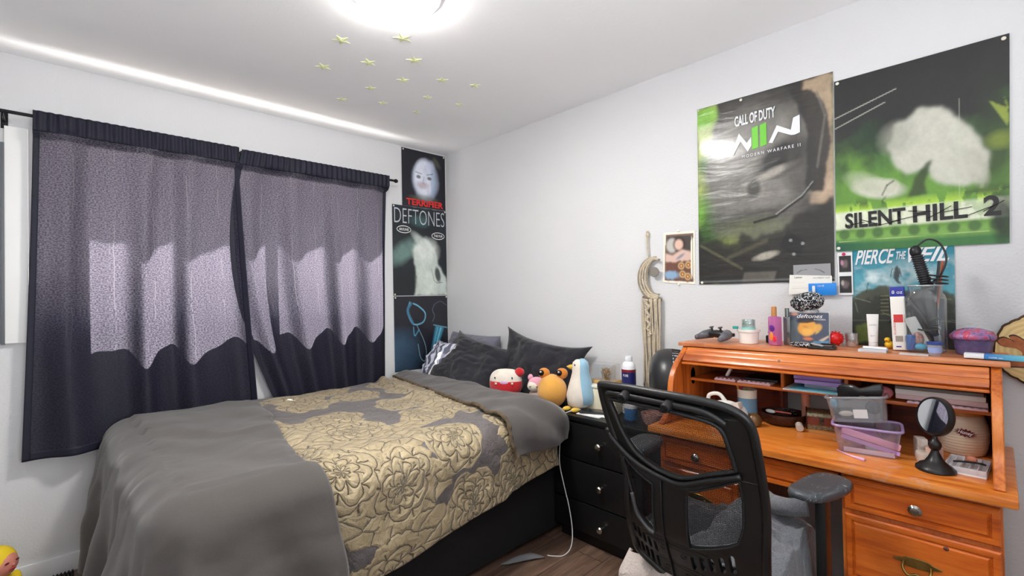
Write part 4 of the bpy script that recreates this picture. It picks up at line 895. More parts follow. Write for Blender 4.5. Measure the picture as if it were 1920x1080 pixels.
# ---------------------------------------------------------------- roll-top desk
def wood(name,axis,c1=(150,68,20),c2=(198,104,38),c3=(222,134,62),rough=0.30,sc=1.0,wear=0.0):
    m,t,b=newmat(name); co=t.N('ShaderNodeTexCoord').outputs['Object']
    s={'y':(9,0.9,9),'x':(0.9,9,9),'z':(9,9,0.9)}[axis]; mp=t.N('ShaderNodeMapping',Vector=co,Scale=s).outputs[0]
    n=t.N('ShaderNodeTexNoise',Vector=mp,Scale=2.0*sc,Detail=6.0,Roughness=0.6,Distortion=0.8); n2=t.N('ShaderNodeTexNoise',Vector=mp,Scale=14.0*sc,Detail=3.0)
    f=t.math('ADD',t.math('MULTIPLY',n.outputs[0],0.75),t.math('MULTIPLY',n2.outputs[0],0.25))
    c=t.ramp(f,[(0.36,srgb(*c1)),(0.5,srgb(*c2)),(0.66,srgb(*c3))])
    kn=t.N('ShaderNodeTexVoronoi',Vector=co,Scale=7.0); c=t.mix(t.math('LESS_THAN',kn.outputs['Distance'],0.045),c,srgb(84,34,14))
    if wear:
        w=t.N('ShaderNodeTexNoise',Vector=co,Scale=16.0,Detail=6.0,Roughness=0.7); w2=t.N('ShaderNodeTexNoise',Vector=co,Scale=3.0,Detail=2.0)
        wm=t.math('MULTIPLY',t.ramp(w.outputs[0],[(0.54,(0,0,0,1)),(0.64,(1,1,1,1))]),t.ramp(w2.outputs[0],[(0.45,(0,0,0,1)),(0.6,(1,1,1,1))]))
        c=t.mix(t.math('MULTIPLY',wm,wear),c,srgb(206,170,150))
    t.l.new(c,b.inputs['Base Color']); b.inputs['Roughness'].default_value=rough; b.inputs['Coat Weight'].default_value=0.15; b.inputs['Coat Roughness'].default_value=0.2
    bp=t.N('ShaderNodeBump',Height=f,Strength=0.08,Distance=0.003); t.l.new(bp.outputs[0],b.inputs['Normal']); return m
Wy=wood('honey pine along',"y"); Wz=wood('honey pine upright',"z"); Wt=wood('worn pine top',"y",(166,92,50),(204,124,74),(224,152,104),0.42,wear=.6); Ws=wood('pine work surface',"y",(176,84,26),(218,126,46),(236,156,78),0.30,wear=.45)
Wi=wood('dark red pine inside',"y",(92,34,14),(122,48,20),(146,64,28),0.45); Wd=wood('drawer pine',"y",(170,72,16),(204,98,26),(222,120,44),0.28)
YL,YR=-2.160,-3.152
desk=thing('roll_top_desk','honey pine roll top desk with open tambour, pigeonholes and drawers','desk',(-0.30,-2.656,0))
G().box(-0.315,-0.012,YR-0.018,YL+0.016,1.046,1.062,0.004).obj('top_board',Wt,desk,world=True)
S=[(-0.012,0.745),(-0.012,1.046),(-0.300,1.046)]+[(p.x,p.y) for p in spline([(-0.305,1.040),(-0.345,1.012),(-0.400,0.975),(-0.440,0.925),(-0.455,0.87),(-0.462,0.82),(-0.500,0.775),(-0.535,0.752)],5)]+[(-0.535,0.745)]
def sidepanel(y0,y1,nm='side_panel'):
    g=G(); g.prism(S,0,y1-y0,Matrix(((1,0,0,0),(0,0,1,y0),(0,1,0,0),(0,0,0,1)))); o=g.obj(nm,Wz,desk,True,True,bev=0.003)
sidepanel(YL-0.024,YL); sidepanel(YR,YR+0.024)
G().lathe([(0.0,0.0),(0.022,0.0)],20,M=T(-0.26,YL-0.0245,0.91,R(90),0,0),sx=1,sy=1.7).obj('oval_slot',mat('slot black',(8,8,8),0.8),desk,world=True)
# tambour, rolled most of the way up
for i,(x,z,w,th,dp) in enumerate([(-0.312,1.034,0.005,0.009,0.010),(-0.326,1.018,0.008,0.012,0.012),(-0.346,0.995,0.013,0.015,0.016)]):
    M=T(x,0,z,0,R(38),0); G().box(-w,w,YR+0.026,YL-0.026,-th,th,0.004,M=M).obj('tambour_slat',Wy,desk,world=True)
G().box(-0.372,-0.345,YR+0.026,YL-0.026,0.975,0.984,0.003).obj('tambour_rail',Wy,desk,world=True)
g=G(); g.box(-0.030,-0.014,YR+0.024,-2.80,0.745,1.045).box(-0.030,-0.014,-2.49,YL-0.024,0.745,1.045).box(-0.030,-0.014,-2.80,-2.49,0.90,1.045).obj('back_panel',Wi,desk,False,True)
for (z0,z1) in ((0.893,0.905),(0.965,0.979)): G().box(-0.285,-0.03,YR+0.025,YL-0.025,z0,z1,0.002).obj('pigeonhole_shelf',Wy,desk,world=True)
for (y,z0,z1) in ((-2.552,0.905,0.965),(-2.760,0.905,0.965),(-2.850,0.745,0.893),(-2.495,0.745,0.893)): G().box(-0.275 if y!=-2.495 else -0.10,-0.03,y-0.006,y+0.006,z0,z1,0.001).obj('pigeonhole_divider',Wz if z0>.8 else Wi,desk,world=True)
G().box(-0.275,-0.262,YR+0.025,YL-0.025,0.979,1.0,0.001).obj('pigeonhole_valance',Wi,desk,world=True)
G().box(-0.585,-0.012,YR-0.022,YL+0.022,0.720,0.745,0.006).obj('work_surface',Ws,desk,world=True)
# pedestals and apron
def pedestal(y0,y1):
    return G().box(-0.540,-0.02,y1,y0,0.04,0.719,0.002).obj('pedestal',Wz,desk,world=True)
pedestal(-2.170,-2.490); pedestal(-2.790,-3.145)
G().box(-0.50,-0.02,-2.79,-2.49,0.612,0.719,0.002).obj('apron',Wi,desk,world=True)
MBr=mat('aged brass',(150,122,66),0.3,0.9,var=0.3,vscale=40); MCh=mat('dark chrome',(150,146,138),0.15,1.0)
def drawer(y0,y1,z0,z1,pull):
    g=G(); x=-0.540; X=-0.556; i=0.014
    # bevelled raised panel front
    a=[(x,y0,z0),(x,y1,z0),(x,y1,z1),(x,y0,z1)]; b=[(X,y0+0*1,z0),(X,y1,z0),(X,y1,z1),(X,y0,z1)]
    s=1 if y1>y0 else -1
    ring=lambda X_,k:[(X_,y0+s*k,z0+k),(X_,y1-s*k,z0+k),(X_,y1-s*k,z1-k),(X_,y0+s*k,z1-k)]
    L=[ring(x,0),ring(X+.004,0),ring(X,.004),ring(X,.016),ring(X+.005,.018),ring(X+.005,.020),ring(X-.002,.026)]
    v=[p for r in L for p in r]; f=[(k*4+j,k*4+(j+1)%4,(k+1)*4+(j+1)%4,(k+1)*4+j) for k in range(len(L)-1) for j in range(4)]+[(3,2,1,0),tuple(range(len(v)-4,len(v)))]
    d=G().add(v,f).obj('drawer',Wd,desk,20,True); yc=(y0+y1)/2; zc=(z0+z1)/2
    if pull=='knob':
        k=G().lathe([(0.007,0),(0.007,0.008),(0.015,0.012),(0.016,0.018),(0.010,0.024),(0,0.025)],22,M=T(X-0.002,yc,zc,0,R(-90),0)).obj('knob',MCh,d)
    elif pull=='bail':
        out=[]
        for k in range(40):
            a_=2*PI*k/40; r=1+0.22*math.cos(4*a_)+0.10*math.cos(8*a_); out.append((0.042*math.cos(a_)*(r),0.017*math.sin(a_)*(1+0.15*math.cos(2*a_))))
        k=G().prism(out,0,0.004,Matrix(((0,0,-1,X-0.002),(-1,0,0,yc),(0,1,0,zc+0.012),(0,0,0,1)))).obj('handle_plate',MBr,d,bev=0.001)
        k=G().tube(spline([(X-0.006,yc+0.030,zc+0.010),(X-0.022,yc+0.030,zc-0.002),(X-0.028,yc+0.018,zc-0.016),(X-0.026,yc,zc-0.010),(X-0.028,yc-0.018,zc-0.016),(X-0.022,yc-0.030,zc-0.002),(X-0.006,yc-0.030,zc+0.010)],6),0.0035,8).obj('bail_handle',MBr,d,'all')
drawer(-2.503,-2.783,0.622,0.706,'knob' if 0 else None)
for (y0,y1) in ((-2.800,-3.140),(-2.180,-2.480)):
    drawer(y0,y1,0.604,0.704,'knob'); drawer(y0,y1,0.385,0.590,'bail'); drawer(y0,y1,0.07,0.370,'bail')
# ---------------------------------------------------------------- things on top of the desk
ZT=1.062; MBp=mat('black plastic',(24,24,26),0.4); MGp=mat('grey plastic',(92,92,98),0.4)
t=thing('game_controller','black game controller with grey grips at the left end of the desk top','controller',(-0.19,-2.275,ZT+0.004),R(-25))
G().ball((0,0,0.030),(0.030,0.062,0.018),20).obj('body',MBp,t,'all')
for s in (-1,1):
    G().tube([(0.005,s*0.045,0.030),(-0.025,s*0.062,0.024),(-0.055,s*0.070,0.014)],[0.022,0.019,0.012],12).ball((-0.058,s*0.071,0.014),(0.012,0.012,0.012),12).obj('grip',MGp if s<0 else mat('grey grip',(84,86,92),0.4),t,'all')
    j=G().lathe([(0.005,0),(0.004,0.012),(0.010,0.015),(0.010,0.018),(0,0.017)],16,M=T(-0.012,s*0.026,0.044,0,R(-15),0)).obj('thumbstick',MBp,t)
    G().box(0.016,0.032,s*0.05-0.013,s*0.05+0.013,0.020,0.036,0.005).obj('trigger',MBp,t)
t=thing('ramekin','white ribbed ramekin holding a small open jar on the desk top','bowl',(-0.20,-2.405,ZT))
G().lathe([(0.033,0),(0.036,0.002),(0.040,0.048),(0.044,0.050),(0.045,0.060),(0.042,0.061),(0.038,0.058),(0.033,0.006),(0,0.005)],48,fn=lambda a,z:1+0.010*math.cos(a*30)*(1 if 0.004<z<0.047 else 0)).obj('bowl',mat('white glazed china',(236,232,226),0.25),t)
t=thing('glass_jar','small clear jar standing in the white ramekin','jar',(-0.20,-2.405,ZT+0.008))
G().lathe([(0.024,0),(0.027,0.003),(0.027,0.060),(0.025,0.066),(0.0265,0.070),(0.0265,0.092),(0.025,0.094),(0.024,0.09),(0.0235,0.07)],28,cap=False).obj('glass',clear('jar glass',(226,240,236),0.20,0.9,body=.12,bodycol=(226,240,236)),t)
G().lathe([(0.0275,0.045),(0.0275,0.062)],28,cap=False).obj('label_band',mat('pale teal label',(150,206,196),0.5),t)
tag(G().box(-0.235,-0.222,-2.372,-2.352,ZT+0.062,ZT+0.074,0.001,).obj('teal_tab',mat('teal card',(50,158,146),0.5)),'small teal paper tag standing at the rim of the ramekin','tag')
t=thing('desk_gadget','small black and grey gadget behind the ramekin and pink bottle','gadget',(-0.11,-2.47,ZT))
G().box(-0.02,0.02,-0.022,0.022,0,0.032,0.006).obj('base',MBp,t); G().ball((0,0,0.044),(0.016,0.018,0.016),14).obj('dome',mat('putty grey',(140,136,126),0.6),t,'all')
t=thing('perfume_bottle','tall pink body spray bottle with cork coloured cap on the desk top','bottle',(-0.215,-2.512,ZT),R(-35))
G().box(-0.014,0.014,-0.025,0.025,0,0.118,0.007).obj('bottle',clear('pink plastic',(240,160,214),0.14,0.8,body=.45,bodycol=(226,130,196)),t)
G().ball((-0.0135,0.0,0.070),(0.003,0.017,0.014),16).obj('purple_badge',mat('purple badge',(96,30,136),0.4),t,'all')
G().ball((-0.0135,0.004,0.036),(0.003,0.012,0.018),14).obj('fruit_print',mat('orange fruit print',(232,140,60),0.5),t,'all'); G().ball((-0.0135,-0.014,0.028),(0.003,0.010,0.014),14).obj('flower_print',mat('red flower print',(226,40,70),0.5),t,'all')
G().lathe([(0.010,0.118),(0.010,0.155),(0.008,0.158),(0,0.158)],18,M=T(0,0.003,0)).obj('cap',mat('cork gold cap',(188,128,70),0.5),t)
t=thing('mist_bottle','small silver capped bottle behind the pink spray','bottle',(-0.17,-2.545,ZT)); G().box(-0.010,0.010,-0.013,0.013,0,0.115,0.004).obj('bottle',clear('smoke plastic',(200,200,210),0.2,0.8,body=.3,bodycol=(120,130,120)),t); G().lathe([(0.008,0.115),(0.008,0.150),(0,0.151)],14).obj('cap',mat('grey metal cap',(120,126,124),0.3,.6),t)
t=thing('cd_case','music disc case with grey cover and an orange portrait blot, leaning upright','disc case',(-0.145,-2.612,ZT),0)
a=Art(80,76,(74,80,98),31); a.tex(5,.2); a.poly([(0,.3),(.2,.2),(.28,1),(0,1)],(96,110,110),.6,3); a.blob(.46,.50,.24,.27,(226,160,62),.25,.97,rot=.3,warp=.08); a.blob(.46,.24,.27,.10,(34,30,40),.4,.95,rot=-.12,warp=.15); a.blob(.72,.50,.10,.14,(226,170,80),.5,.9,rot=.5); a.blob(.44,.50,.09,.05,(190,120,50),.8,.7,rot=.6); a.blob(.46,.62,.13,.12,(240,186,90),.8,.7); a.blob(.48,.86,.12,.05,(214,120,70),.7,.9); a.poly([(.70,.60),(.78,.62),(.66,.72)],(214,180,90),.8,1); a.poly([(.75,.9),(1,.72),(1,.78),(.84,.95)],(216,196,170),.8,1); a.poly([(.62,.93),(1,.9),(1,1),(.62,1)],(90,150,190),.7,1); a.blob(.12,.05,.10,.05,(214,150,120),.6,.8)
MC_=basis((-0.020,0.070,0.006),(0.10,-1,0),(0.14,0.0,1.0))
cs=G().box(0,0.148,0,0.130,0.0,0.009,0.001,M=MC_).obj('jewel_case',clear('disc case plastic',gl=.1,tint=.9,body=.3,bodycol=(200,204,206)),t)
cv=artmesh('cover_art',a,lambda u,v: MC_@Vector((0.010+0.134*u,0.126-0.122*v,0.0102)),MPR,t)
lettering('deftones',0.088,0.016,MC_@T(0.036,0.104,0.0112),MWl,t,'cover_text',shear=.35,world=False); lettering('acoustic',0.04,0.006,MC_@T(0.094,0.096,0.0112),MWl,t,'cover_text',world=False)
# hair claw/scrunchie bun on top of the case
t=thing('scrunchie','black and white patterned scrunchie balanced on the disc case','scrunchie',(-0.135,-2.62,1.190))
def bandana():
    m,t_,b=newmat('black paisley cloth'); co=t_.N('ShaderNodeTexCoord').outputs['Object']; v=t_.N('ShaderNodeTexVoronoi',{'feature':'DISTANCE_TO_EDGE'},Vector=co,Scale=110.0); n=t_.N('ShaderNodeTexNoise',Vector=co,Scale=90.0)
    f=t_.math('MULTIPLY',t_.math('LESS_THAN',v.outputs['Distance'],0.07),t_.math('GREATER_THAN',n.outputs[0],0.46)); t_.l.new(t_.mix(f,srgb(22,22,24),srgb(214,214,216)),b.inputs['Base Color']); b.inputs['Roughness'].default_value=.8; return m
MPa=bandana()
G().lathe([(0.0,0.010),(0.024,0.012),(0.040,0.024),(0.048,0.044),(0.046,0.062),(0.034,0.078),(0.016,0.086),(0,0.086)],56,M=T(0,0,0.0,R(-12),0,0),sy=1.15,fn=lambda a,z:1+0.09*math.sin(a*9+z*60)+0.04*math.sin(a*17)).obj('gathered_cloth',MPa,t,'all')
G().lathe([(0.026,0.0),(0.030,0.006),(0.026,0.016)],30,fn=lambda a,z:1+.06*math.sin(a*12)).obj('knot',mat('grey lace',(176,176,178),0.8,var=.4,vscale=200),t,'all')
t=thing('beaded_pouch','flat black and white beaded pouch lying before the disc case','pouch',(-0.235,-2.610,ZT))
G().ball((0,0,0.011),(0.018,0.042,0.011),20).obj('pouch',MPa,t,'all')
t=thing('hard_case','small black case with a grey flap open on the desk top','case',(-0.25,-2.675,ZT))
G().box(-0.025,0.028,-0.050,0.035,0,0.010,0.004).obj('case',MBp,t); G().box(-0.01,0.012,-0.01,0.03,0.012,0.016,0.001,M=T(0,0,0,R(12),0,0)).obj('flap',mat('silver grey',(176,178,180),0.4),t); G().tube([(-.02,-.045,.013),(.022,-.045,.017),(.024,0.0,.017)],0.003,6).obj('rim',MBp,t)
t=thing('spiky_ball','bright red knobbly ball beside the disc case','ball',(-0.125,-2.700,ZT+0.031))
G().ball((0,0,0),0.027,24).obj('ball',mat('shiny red rubber',(206,16,16),0.3),t,'all')
g=G(); 
for k in range(46):
    z=1-2*(k+.5)/46; a_=k*2.399; r=math.sqrt(1-z*z); d=Vector((r*math.cos(a_),r*math.sin(a_),z)); g.ball(d*0.0285,(0.0028,)*3,6)
g.obj('spikes',mat('shiny red rubber'),t,'all') if 0 else g.obj('spikes',_M['shiny red rubber'],t,'all')
t=thing('shot_glass','small clear shot glass between the red ball and white tube','glass',(-0.115,-2.752,ZT)); G().lathe([(0.017,0),(0.019,0.002),(0.023,0.052),(0.022,0.053),(0.018,0.008),(0,0.007)],24).obj('glass',clear('shot glass',gl=.2,tint=.88),t,'all')
t=thing('lotion_tube','white lotion tube standing on its cap before the teal poster','tube',(-0.115,-2.818,ZT),R(10))
G().lathe([(0.013,0),(0.014,0.004),(0.014,0.020),(0.013,0.022)],24).obj('cap',mat('white matte cap',(226,226,224),0.5),t)
v=[];f=[]
for i in range(9):
    k=i/8; rx=0.014*(1-k)+0.0015*k; ry=0.0145*(1-k)+0.0185*k; z=0.023+0.105*k
    for j in range(24): a_=2*PI*j/24; v.append((rx*math.cos(a_),ry*math.sin(a_),z))
for i in range(8):
    for j in range(24): f.append((i*24+j,i*24+(j+1)%24,(i+1)*24+(j+1)%24,(i+1)*24+j))
f.append(tuple(range(23,-1,-1))); f.append(tuple(192+j for j in range(24)))
G().add(v,f).obj('tube',mat('white tube plastic',(240,238,234),0.35),t)
MLB=Matrix(((0,0,-1,0),(-1,0,0,0),(0,1,0,0),(0,0,0,1)))
lettering('LOTION',0.022,0.006,T(-0.0132,0.011,0.085)@MLB,mat('grey ink',(110,112,116),0.5) if 0 else _M['grey ink'],t,'label_text',world=False); lettering('BODY',0.014,0.005,T(-0.0148,0.008,0.045)@MLB,_M['grey ink'],t,'label_text',world=False)
t=thing('toy_duck','tiny yellow rubber duck behind the white box','toy',(-0.09,-2.862,ZT)); G().ball((0,0,0.014),(0.016,0.015,0.014),16).obj('body',mat('duck yellow',(246,196,40),0.4),t,'all'); G().ball((-0.006,0.004,0.032),(0.010,0.010,0.010),14).obj('head',_M['duck yellow'],t,'all'); G().ball((-0.016,0.006,0.031),(0.005,0.004,0.002),8).obj('bill',mat('duck bill',(236,120,30),0.4),t,'all')
tag(G().tube([(-0.205,-2.870,ZT+0.0075),(-0.19,-2.80,ZT+0.0075)],0.0072,14).obj('white_marker',mat('white marker',(240,240,240),0.3)),'white marker lying at the foot of the white box','marker')
tag(G().box(-0.262,-0.205,-2.875,-2.795,ZT,ZT+0.009,0.001).obj('notepad',mat('grey pad',(200,204,210),0.5)),'thin grey white notepad lying before the white box','notepad')
t=thing('toothpaste_box','tall white box with blue top and red print leaning on the big jar','box',(-0.13,-2.902,ZT),0)
MB_=basis((-0.02,0.020,0.003),(0,-1,0.03),(0.03,-0.03,1))
G().box(0,0.040,0,0.225,-0.014,0.014,0.001,M=MB_).obj('carton',mat('white carton',(240,236,228),0.45),t)
G().box(0.0002,0.0402,0.190,0.2255,-0.0145,0.0145,0.001,M=MB_).obj('blue_top',mat('royal blue print',(40,50,150),0.45),t); G().box(0.006,0.034,0.095,0.125,-0.0152,-0.0145,0.0,M=MB_).obj('red_square',mat('red print',(206,50,50),0.45),t,False); G().box(0.006,0.034,0.095,0.125,0.0145,0.0152,0.0,M=MB_).obj('red_square',mat('red print'),t,False) if 0 else None
for o_ in (0.0146,): 
    G().box(0.007,0.033,0.098,0.126,o_,o_+.0006,0,M=MB_).obj('red_square',_M['red print'],t,False); G().box(0.010,0.024,0.010,0.014,o_,o_+.0006,0,M=MB_).obj('blue_strip',_M['royal blue print'],t,False); G().box(0.009,0.030,0.030,0.050,o_,o_+.0006,0,M=MB_).obj('stamp_patch',mat('pale stamp',(150,140,130),.5),t,False)
    lettering('FLUORIDE',0.05,0.006,MB_@T(0.012,0.055,o_+.001,0,0,R(90)),_M['red print'],t,'box_text',world=False); lettering('8 oz',0.03,0.012,MB_@T(0.006,0.200,o_+.001),MWl,t,'box_text',world=False)
# big jar full of hair tools
t=thing('storage_jar','large clear square jar stuffed with hair tools and cords','jar',(-0.14,-2.971,ZT))
MJ=clear('clear jar plastic',(240,244,246),0.06,0.97,body=.02,bodycol=(230,234,236))
v=[];f=[];prof=[(0.050,0.002),(0.055,0.008),(0.056,0.185),(0.052,0.198),(0.046,0.206),(0.046,0.228),(0.048,0.230)]; n=40
for (r,z) in prof:
    for j in range(n):
        a_=2*PI*j/n; e=7 if z<0.195 else 3; k=(abs(math.cos(a_))**e+abs(math.sin(a_))**e)**(-1/e); v.append((r*k*math.cos(a_),r*k*math.sin(a_)*1.0,z))
for i in range(len(prof)-1):
    for j in range(n): f.append((i*n+j,i*n+(j+1)%n,(i+1)*n+(j+1)%n,(i+1)*n+j))
f.append(tuple(range(n-1,-1,-1))); G().add(v,f).obj('jar_wall',MJ,t,40)
G().tube([(0.047*math.cos(2*PI*k/30),0.047*math.sin(2*PI*k/30),0.231) for k in range(30)],0.003,6,True).obj('jar_rim',clear('jar rim plastic',gl=.25,tint=.85,body=.3,bodycol=(220,224,226)),t,'all')
def inj(name,lab,cat,g,m,smooth='all'): return tag(g.obj(name,m,None,smooth),lab,cat)
JX,JY=-0.14,-2.971
t=thing('hair_styler','black ribbed hot hair brush sticking out of the big jar','hair tool',(JX,JY,ZT))
pts=[Vector((-0.01,-0.012+0.0,0.05)),Vector((-0.006,0.004,0.20)),Vector((0.0,0.022,0.36))]
G().tube([(0.0,-0.022,0.03),(0,-0.008,0.215)],[0.014,0.018],14).obj('handle',MBp,t,'all')
q0,q1=Vector((0,-0.006,0.225)),Vector((0,0.018,0.335)); g=G()
g.tube([q0,q1],0.015,14)
for k in range(15):
    c=q0+(q1-q0)*(k/14); d=(q1-q0).normalized(); M_=Matrix.Translation(c)@d.to_track_quat('Z','Y').to_matrix().to_4x4(); g.lathe([(0.015,-0.003),(0.0195,0),(0.015,0.003)],18,M=M_,cap=False)
g.obj('ribbed_barrel',mat('charcoal rubber',(38,38,42),0.55),t,'all')
G().ball((0,0.022,0.352),(0.016,0.017,0.022),16).obj('tip',MBp,t,'all')
px([(JX,JY+0.022,ZT+0.365),(JX+0.005,JY-0.01,ZT+0.392),(JX+0.01,JY-0.042,ZT+0.375),(JX,JY-0.058,ZT+0.32),(JX,JY-0.040,ZT+0.262),(JX,JY-0.02,ZT+0.235),(JX,JY-0.03,ZT+0.15),(JX-.01,JY-0.03,ZT+.10)],0.003,'styler_cord','black cord looping up above the big clear jar',MBp,'cord')
for k,(dy,dx,cl) in enumerate(((-0.034,0.01,(176,92,60)),(-0.028,-0.006,(34,30,30)))):
    tag(G().tube([(JX+dx,JY+dy+0.008,ZT+0.12),(JX+dx,JY+dy-0.014+0.002*k,ZT+0.315)],0.004,8).obj('makeup_brush',mat('brush handle %d'%k,cl,0.35)),('copper coloured' if k==0 else 'black')+' slim brush handle standing in the big jar','brush')
for k in range(3):
    tag(G().tube([(JX+0.004*k+0.03*math.cos(2*PI*j/20),JY-0.034+0.026*math.sin(2*PI*j/20),ZT+0.240+0.012*k+0.004*math.sin(2*PI*j/20)) for j in range(20)],0.0028,6,True).obj('hair_tie',MBp,None,'all'),['lowest black hair tie stacked around the jar mouth','middle black hair tie stacked around the jar mouth','topmost black hair tie by the brush handles'][k],'hair tie','hair ties at the jar mouth')
t=thing('hair_iron','black flat iron lying slanted inside the big jar','hair tool',(JX,JY,ZT)); G().tube([(-0.03,0.04,0.185),(-0.03,-0.03,0.06)],0.008,8).tube([(-0.02,0.045,0.16),(-0.02,-0.02,0.03)],0.007,8).obj('arms',MBp,t,'all'); G().tube([(-0.03,-0.03,0.06),(-0.02,-0.035,0.02)],0.010,8).obj('hinge',MGp,t,'all')
px([(JX-0.03,JY-0.01,ZT+0.11),(JX-0.035,JY-0.035,ZT+0.12),(JX-0.03,JY-0.036,ZT+0.10),(JX-0.038,JY-0.01,ZT+0.095),(JX-0.03,JY-0.038,ZT+0.085),(JX-0.038,JY,ZT+0.078),(JX-0.02,JY+0.03,ZT+0.09),(JX-.03,JY+.035,ZT+.15)],0.003,'coiled_cord','black cord coiled inside the big clear jar',MBp,'cord')
tag(G().box(-0.012,0.012,-0.018,0.018,0,0.12,0.008,M=T(JX-0.018,JY-0.004,ZT+0.01,R(-22),0,0)).obj('white_spray_bottle',mat('off white plastic',(206,204,198),0.4)),'off white flat bottle slanting inside the big jar','bottle')
tag(G().ball((JX-0.028,JY+0.020,ZT+0.045),(0.016,0.018,0.026),16,fn=lambda p:1+.15*nz(p.x*3,p.y*3,p.z*3)).obj('patterned_pouch',mat('pink brown print',(176,130,120),0.6,var=.6,vscale=120)),'small pink brown printed pouch low inside the big jar','pouch')
tag(G().lathe([(0.014,0),(0.015,0.002),(0.015,0.05),(0.012,0.052),(0,0.052)],18,M=T(JX-0.034,JY+0.037,ZT+0.008)).obj('blue_label_tube',mat('blue label plastic',(70,110,180),0.4)),'short blue labelled tube in the left corner of the big jar','tube')
tag(G().ball((JX-0.040,JY+0.012,ZT+0.020),(0.010,0.018,0.012),14).obj('sky_blue_clip',mat('sky blue plastic',(80,186,220),0.4)),'sky blue hair clip at the bottom of the big jar','clip')
tag(G().tube([(JX+0.01,JY+0.052+0.012,ZT+0.15),(JX-0.01,JY+0.085,ZT+0.12),(JX-0.015,JY+0.098,ZT+0.098)],[0.004,0.009,0.004],10).tube([(JX+.01,JY+.064,ZT+.15),(JX+.012,JY+.035,ZT+.2)],0.002,6).obj('clip_pendant',MBp,None,'all'),'black plug hanging on a cord outside the jar before the white box','plug')
t=thing('small_tub','little clear tub with a blue lid at the front edge of the desk top','tub',(-0.245,-3.000,ZT)); G().lathe([(0.014,0),(0.015,0.002),(0.018,0.036),(0.018,0.037)],24,cap=True).obj('tub',clear('tub plastic',gl=.15,tint=.85,body=.35,bodycol=(214,220,232)),t); G().lathe([(0.020,0.036),(0.021,0.037),(0.021,0.045),(0,0.046)],24).obj('lid',mat('blue lid',(44,70,140),0.45),t); G().lathe([(0.0172,0.010),(0.0186,0.028)],24,cap=False).obj('label_band',mat('tub label',(150,170,220),0.5),t)
tag(G().box(-0.275,-0.235,-2.985,-2.91,ZT,ZT+0.003,0.0).obj('clear_ruler',mat('milky ruler',(206,206,206),0.4),smooth=False),'short milky strip lying before the big jar','ruler')
t=thing('snack_tub','purple tinted tub wrapped in red and purple film at the right end','tub',(-0.150,-3.088,ZT))
def wr_(a_,z): return 1+0.02*math.sin(a_*11+z*40)
MPu=mat('purple tinted film',(112,84,130),0.25,var=.5,vscale=50); 
def filmmat():
    m,t_,b=newmat('crinkled film'); co=t_.N('ShaderNodeTexCoord').outputs['Object']; n=t_.N('ShaderNodeTexNoise',Vector=co,Scale=26.0,Detail=4.0,Distortion=1.0)
    t_.l.new(t_.ramp(n.outputs[0],[(0.35,srgb(70,60,96)),(0.5,srgb(150,112,160)),(0.62,srgb(196,60,80)),(0.7,srgb(186,160,196))]),b.inputs['Base Color']); b.inputs['Roughness'].default_value=.2
    bp=t_.N('ShaderNodeBump',Height=n.outputs[0],Strength=.8,Distance=.01); t_.l.new(bp.outputs[0],b.inputs['Normal']); return m
G().lathe([(0.038,0),(0.042,0.003),(0.050,0.050)],40,sy=1.0,fn=wr_).obj('tub',mat('dark violet tub',(90,78,116),0.25,var=.35,vscale=40),t)
G().lathe([(0.050,0.050),(0.057,0.056),(0.056,0.064),(0.045,0.078),(0.02,0.088),(0,0.090)],40,fn=lambda a_,z:1+0.05*math.sin(a_*7+z*60)).obj('film_cover',filmmat(),t,'all')
t=thing('comb_package','blue and white package overhanging the right end of the desk top','package',(-0.268,-3.140,ZT),0)
MK=basis((0,0.07,0.004),(-0.02,-1,-0.015),(1,0,0))
G().box(0,0.045,-0.02,0.022,0,0.014,0.002,M=MK).obj('white_end',mat('white glossy card',(232,236,240),0.3),t); 
def grad(nm,c1,c2,y0,y1):
    m,t_,b=newmat(nm); s=t_.N('ShaderNodeSeparateXYZ',Vector=t_.N('ShaderNodeTexCoord').outputs['Object']); f=t_.N('ShaderNodeMapRange',Value=s.outputs[1],i1=y0,i2=y1); t_.l.new(t_.mix(f.outputs[0],srgb(*c1),srgb(*c2)),b.inputs['Base Color']); b.inputs['Roughness'].default_value=.35; return m
G().box(0.045,0.17,-0.02,0.022,0,0.014,0.002,M=MK).obj('blue_sleeve',grad('teal to blue print',(30,110,190),(110,206,214),0.03,-0.09),t); lettering('comb set',0.03,0.005,MK@T(0.055,-0.0206,0.004,R(90),0,0),MWl,t,'label_text',world=False)
# wooden slice plaque on the wall, right of the desk
t=thing('wood_slice_plaque','round wooden slice with bark edge and a painted hare on the wall','plaque',(-0.012,-3.235,1.075))
MQ=T(-0.012,-3.235,1.075,0,R(-90),0)
bk=lambda a_,z:1+0.018*math.sin(a_*9)+0.012*math.sin(a_*23+1)
G().lathe([(0.098,0),(0.102,0.004),(0.102,0.016),(0.097,0.019)],72,M=MQ,sx=1.15,fn=bk).obj('bark',mat('bark',(74,50,34),0.9,var=.4,vscale=60,bump=.6,bscale=80),t,'all',True)
def slicemat():
    m,t_,b=newmat('slice face'); co=t_.N('ShaderNodeTexCoord').outputs['Object']; s=t_.N('ShaderNodeSeparateXYZ',Vector=co); 
    r=t_.N('ShaderNodeVectorMath',{'operation':'LENGTH'},i0=co).outputs['Value']; n=t_.N('ShaderNodeTexNoise',Vector=co,Scale=12.0)
    w=t_.math('SINE',t_.math('ADD',t_.math('MULTIPLY',r,420.0),t_.math('MULTIPLY',n.outputs[0],9.0))); t_.l.new(t_.ramp(t_.math('MULTIPLY_ADD',w,.5,.5),[(0,srgb(204,174,116)),(1,srgb(222,194,134))]),b.inputs['Base Color']); b.inputs['Roughness'].default_value=.5; return m
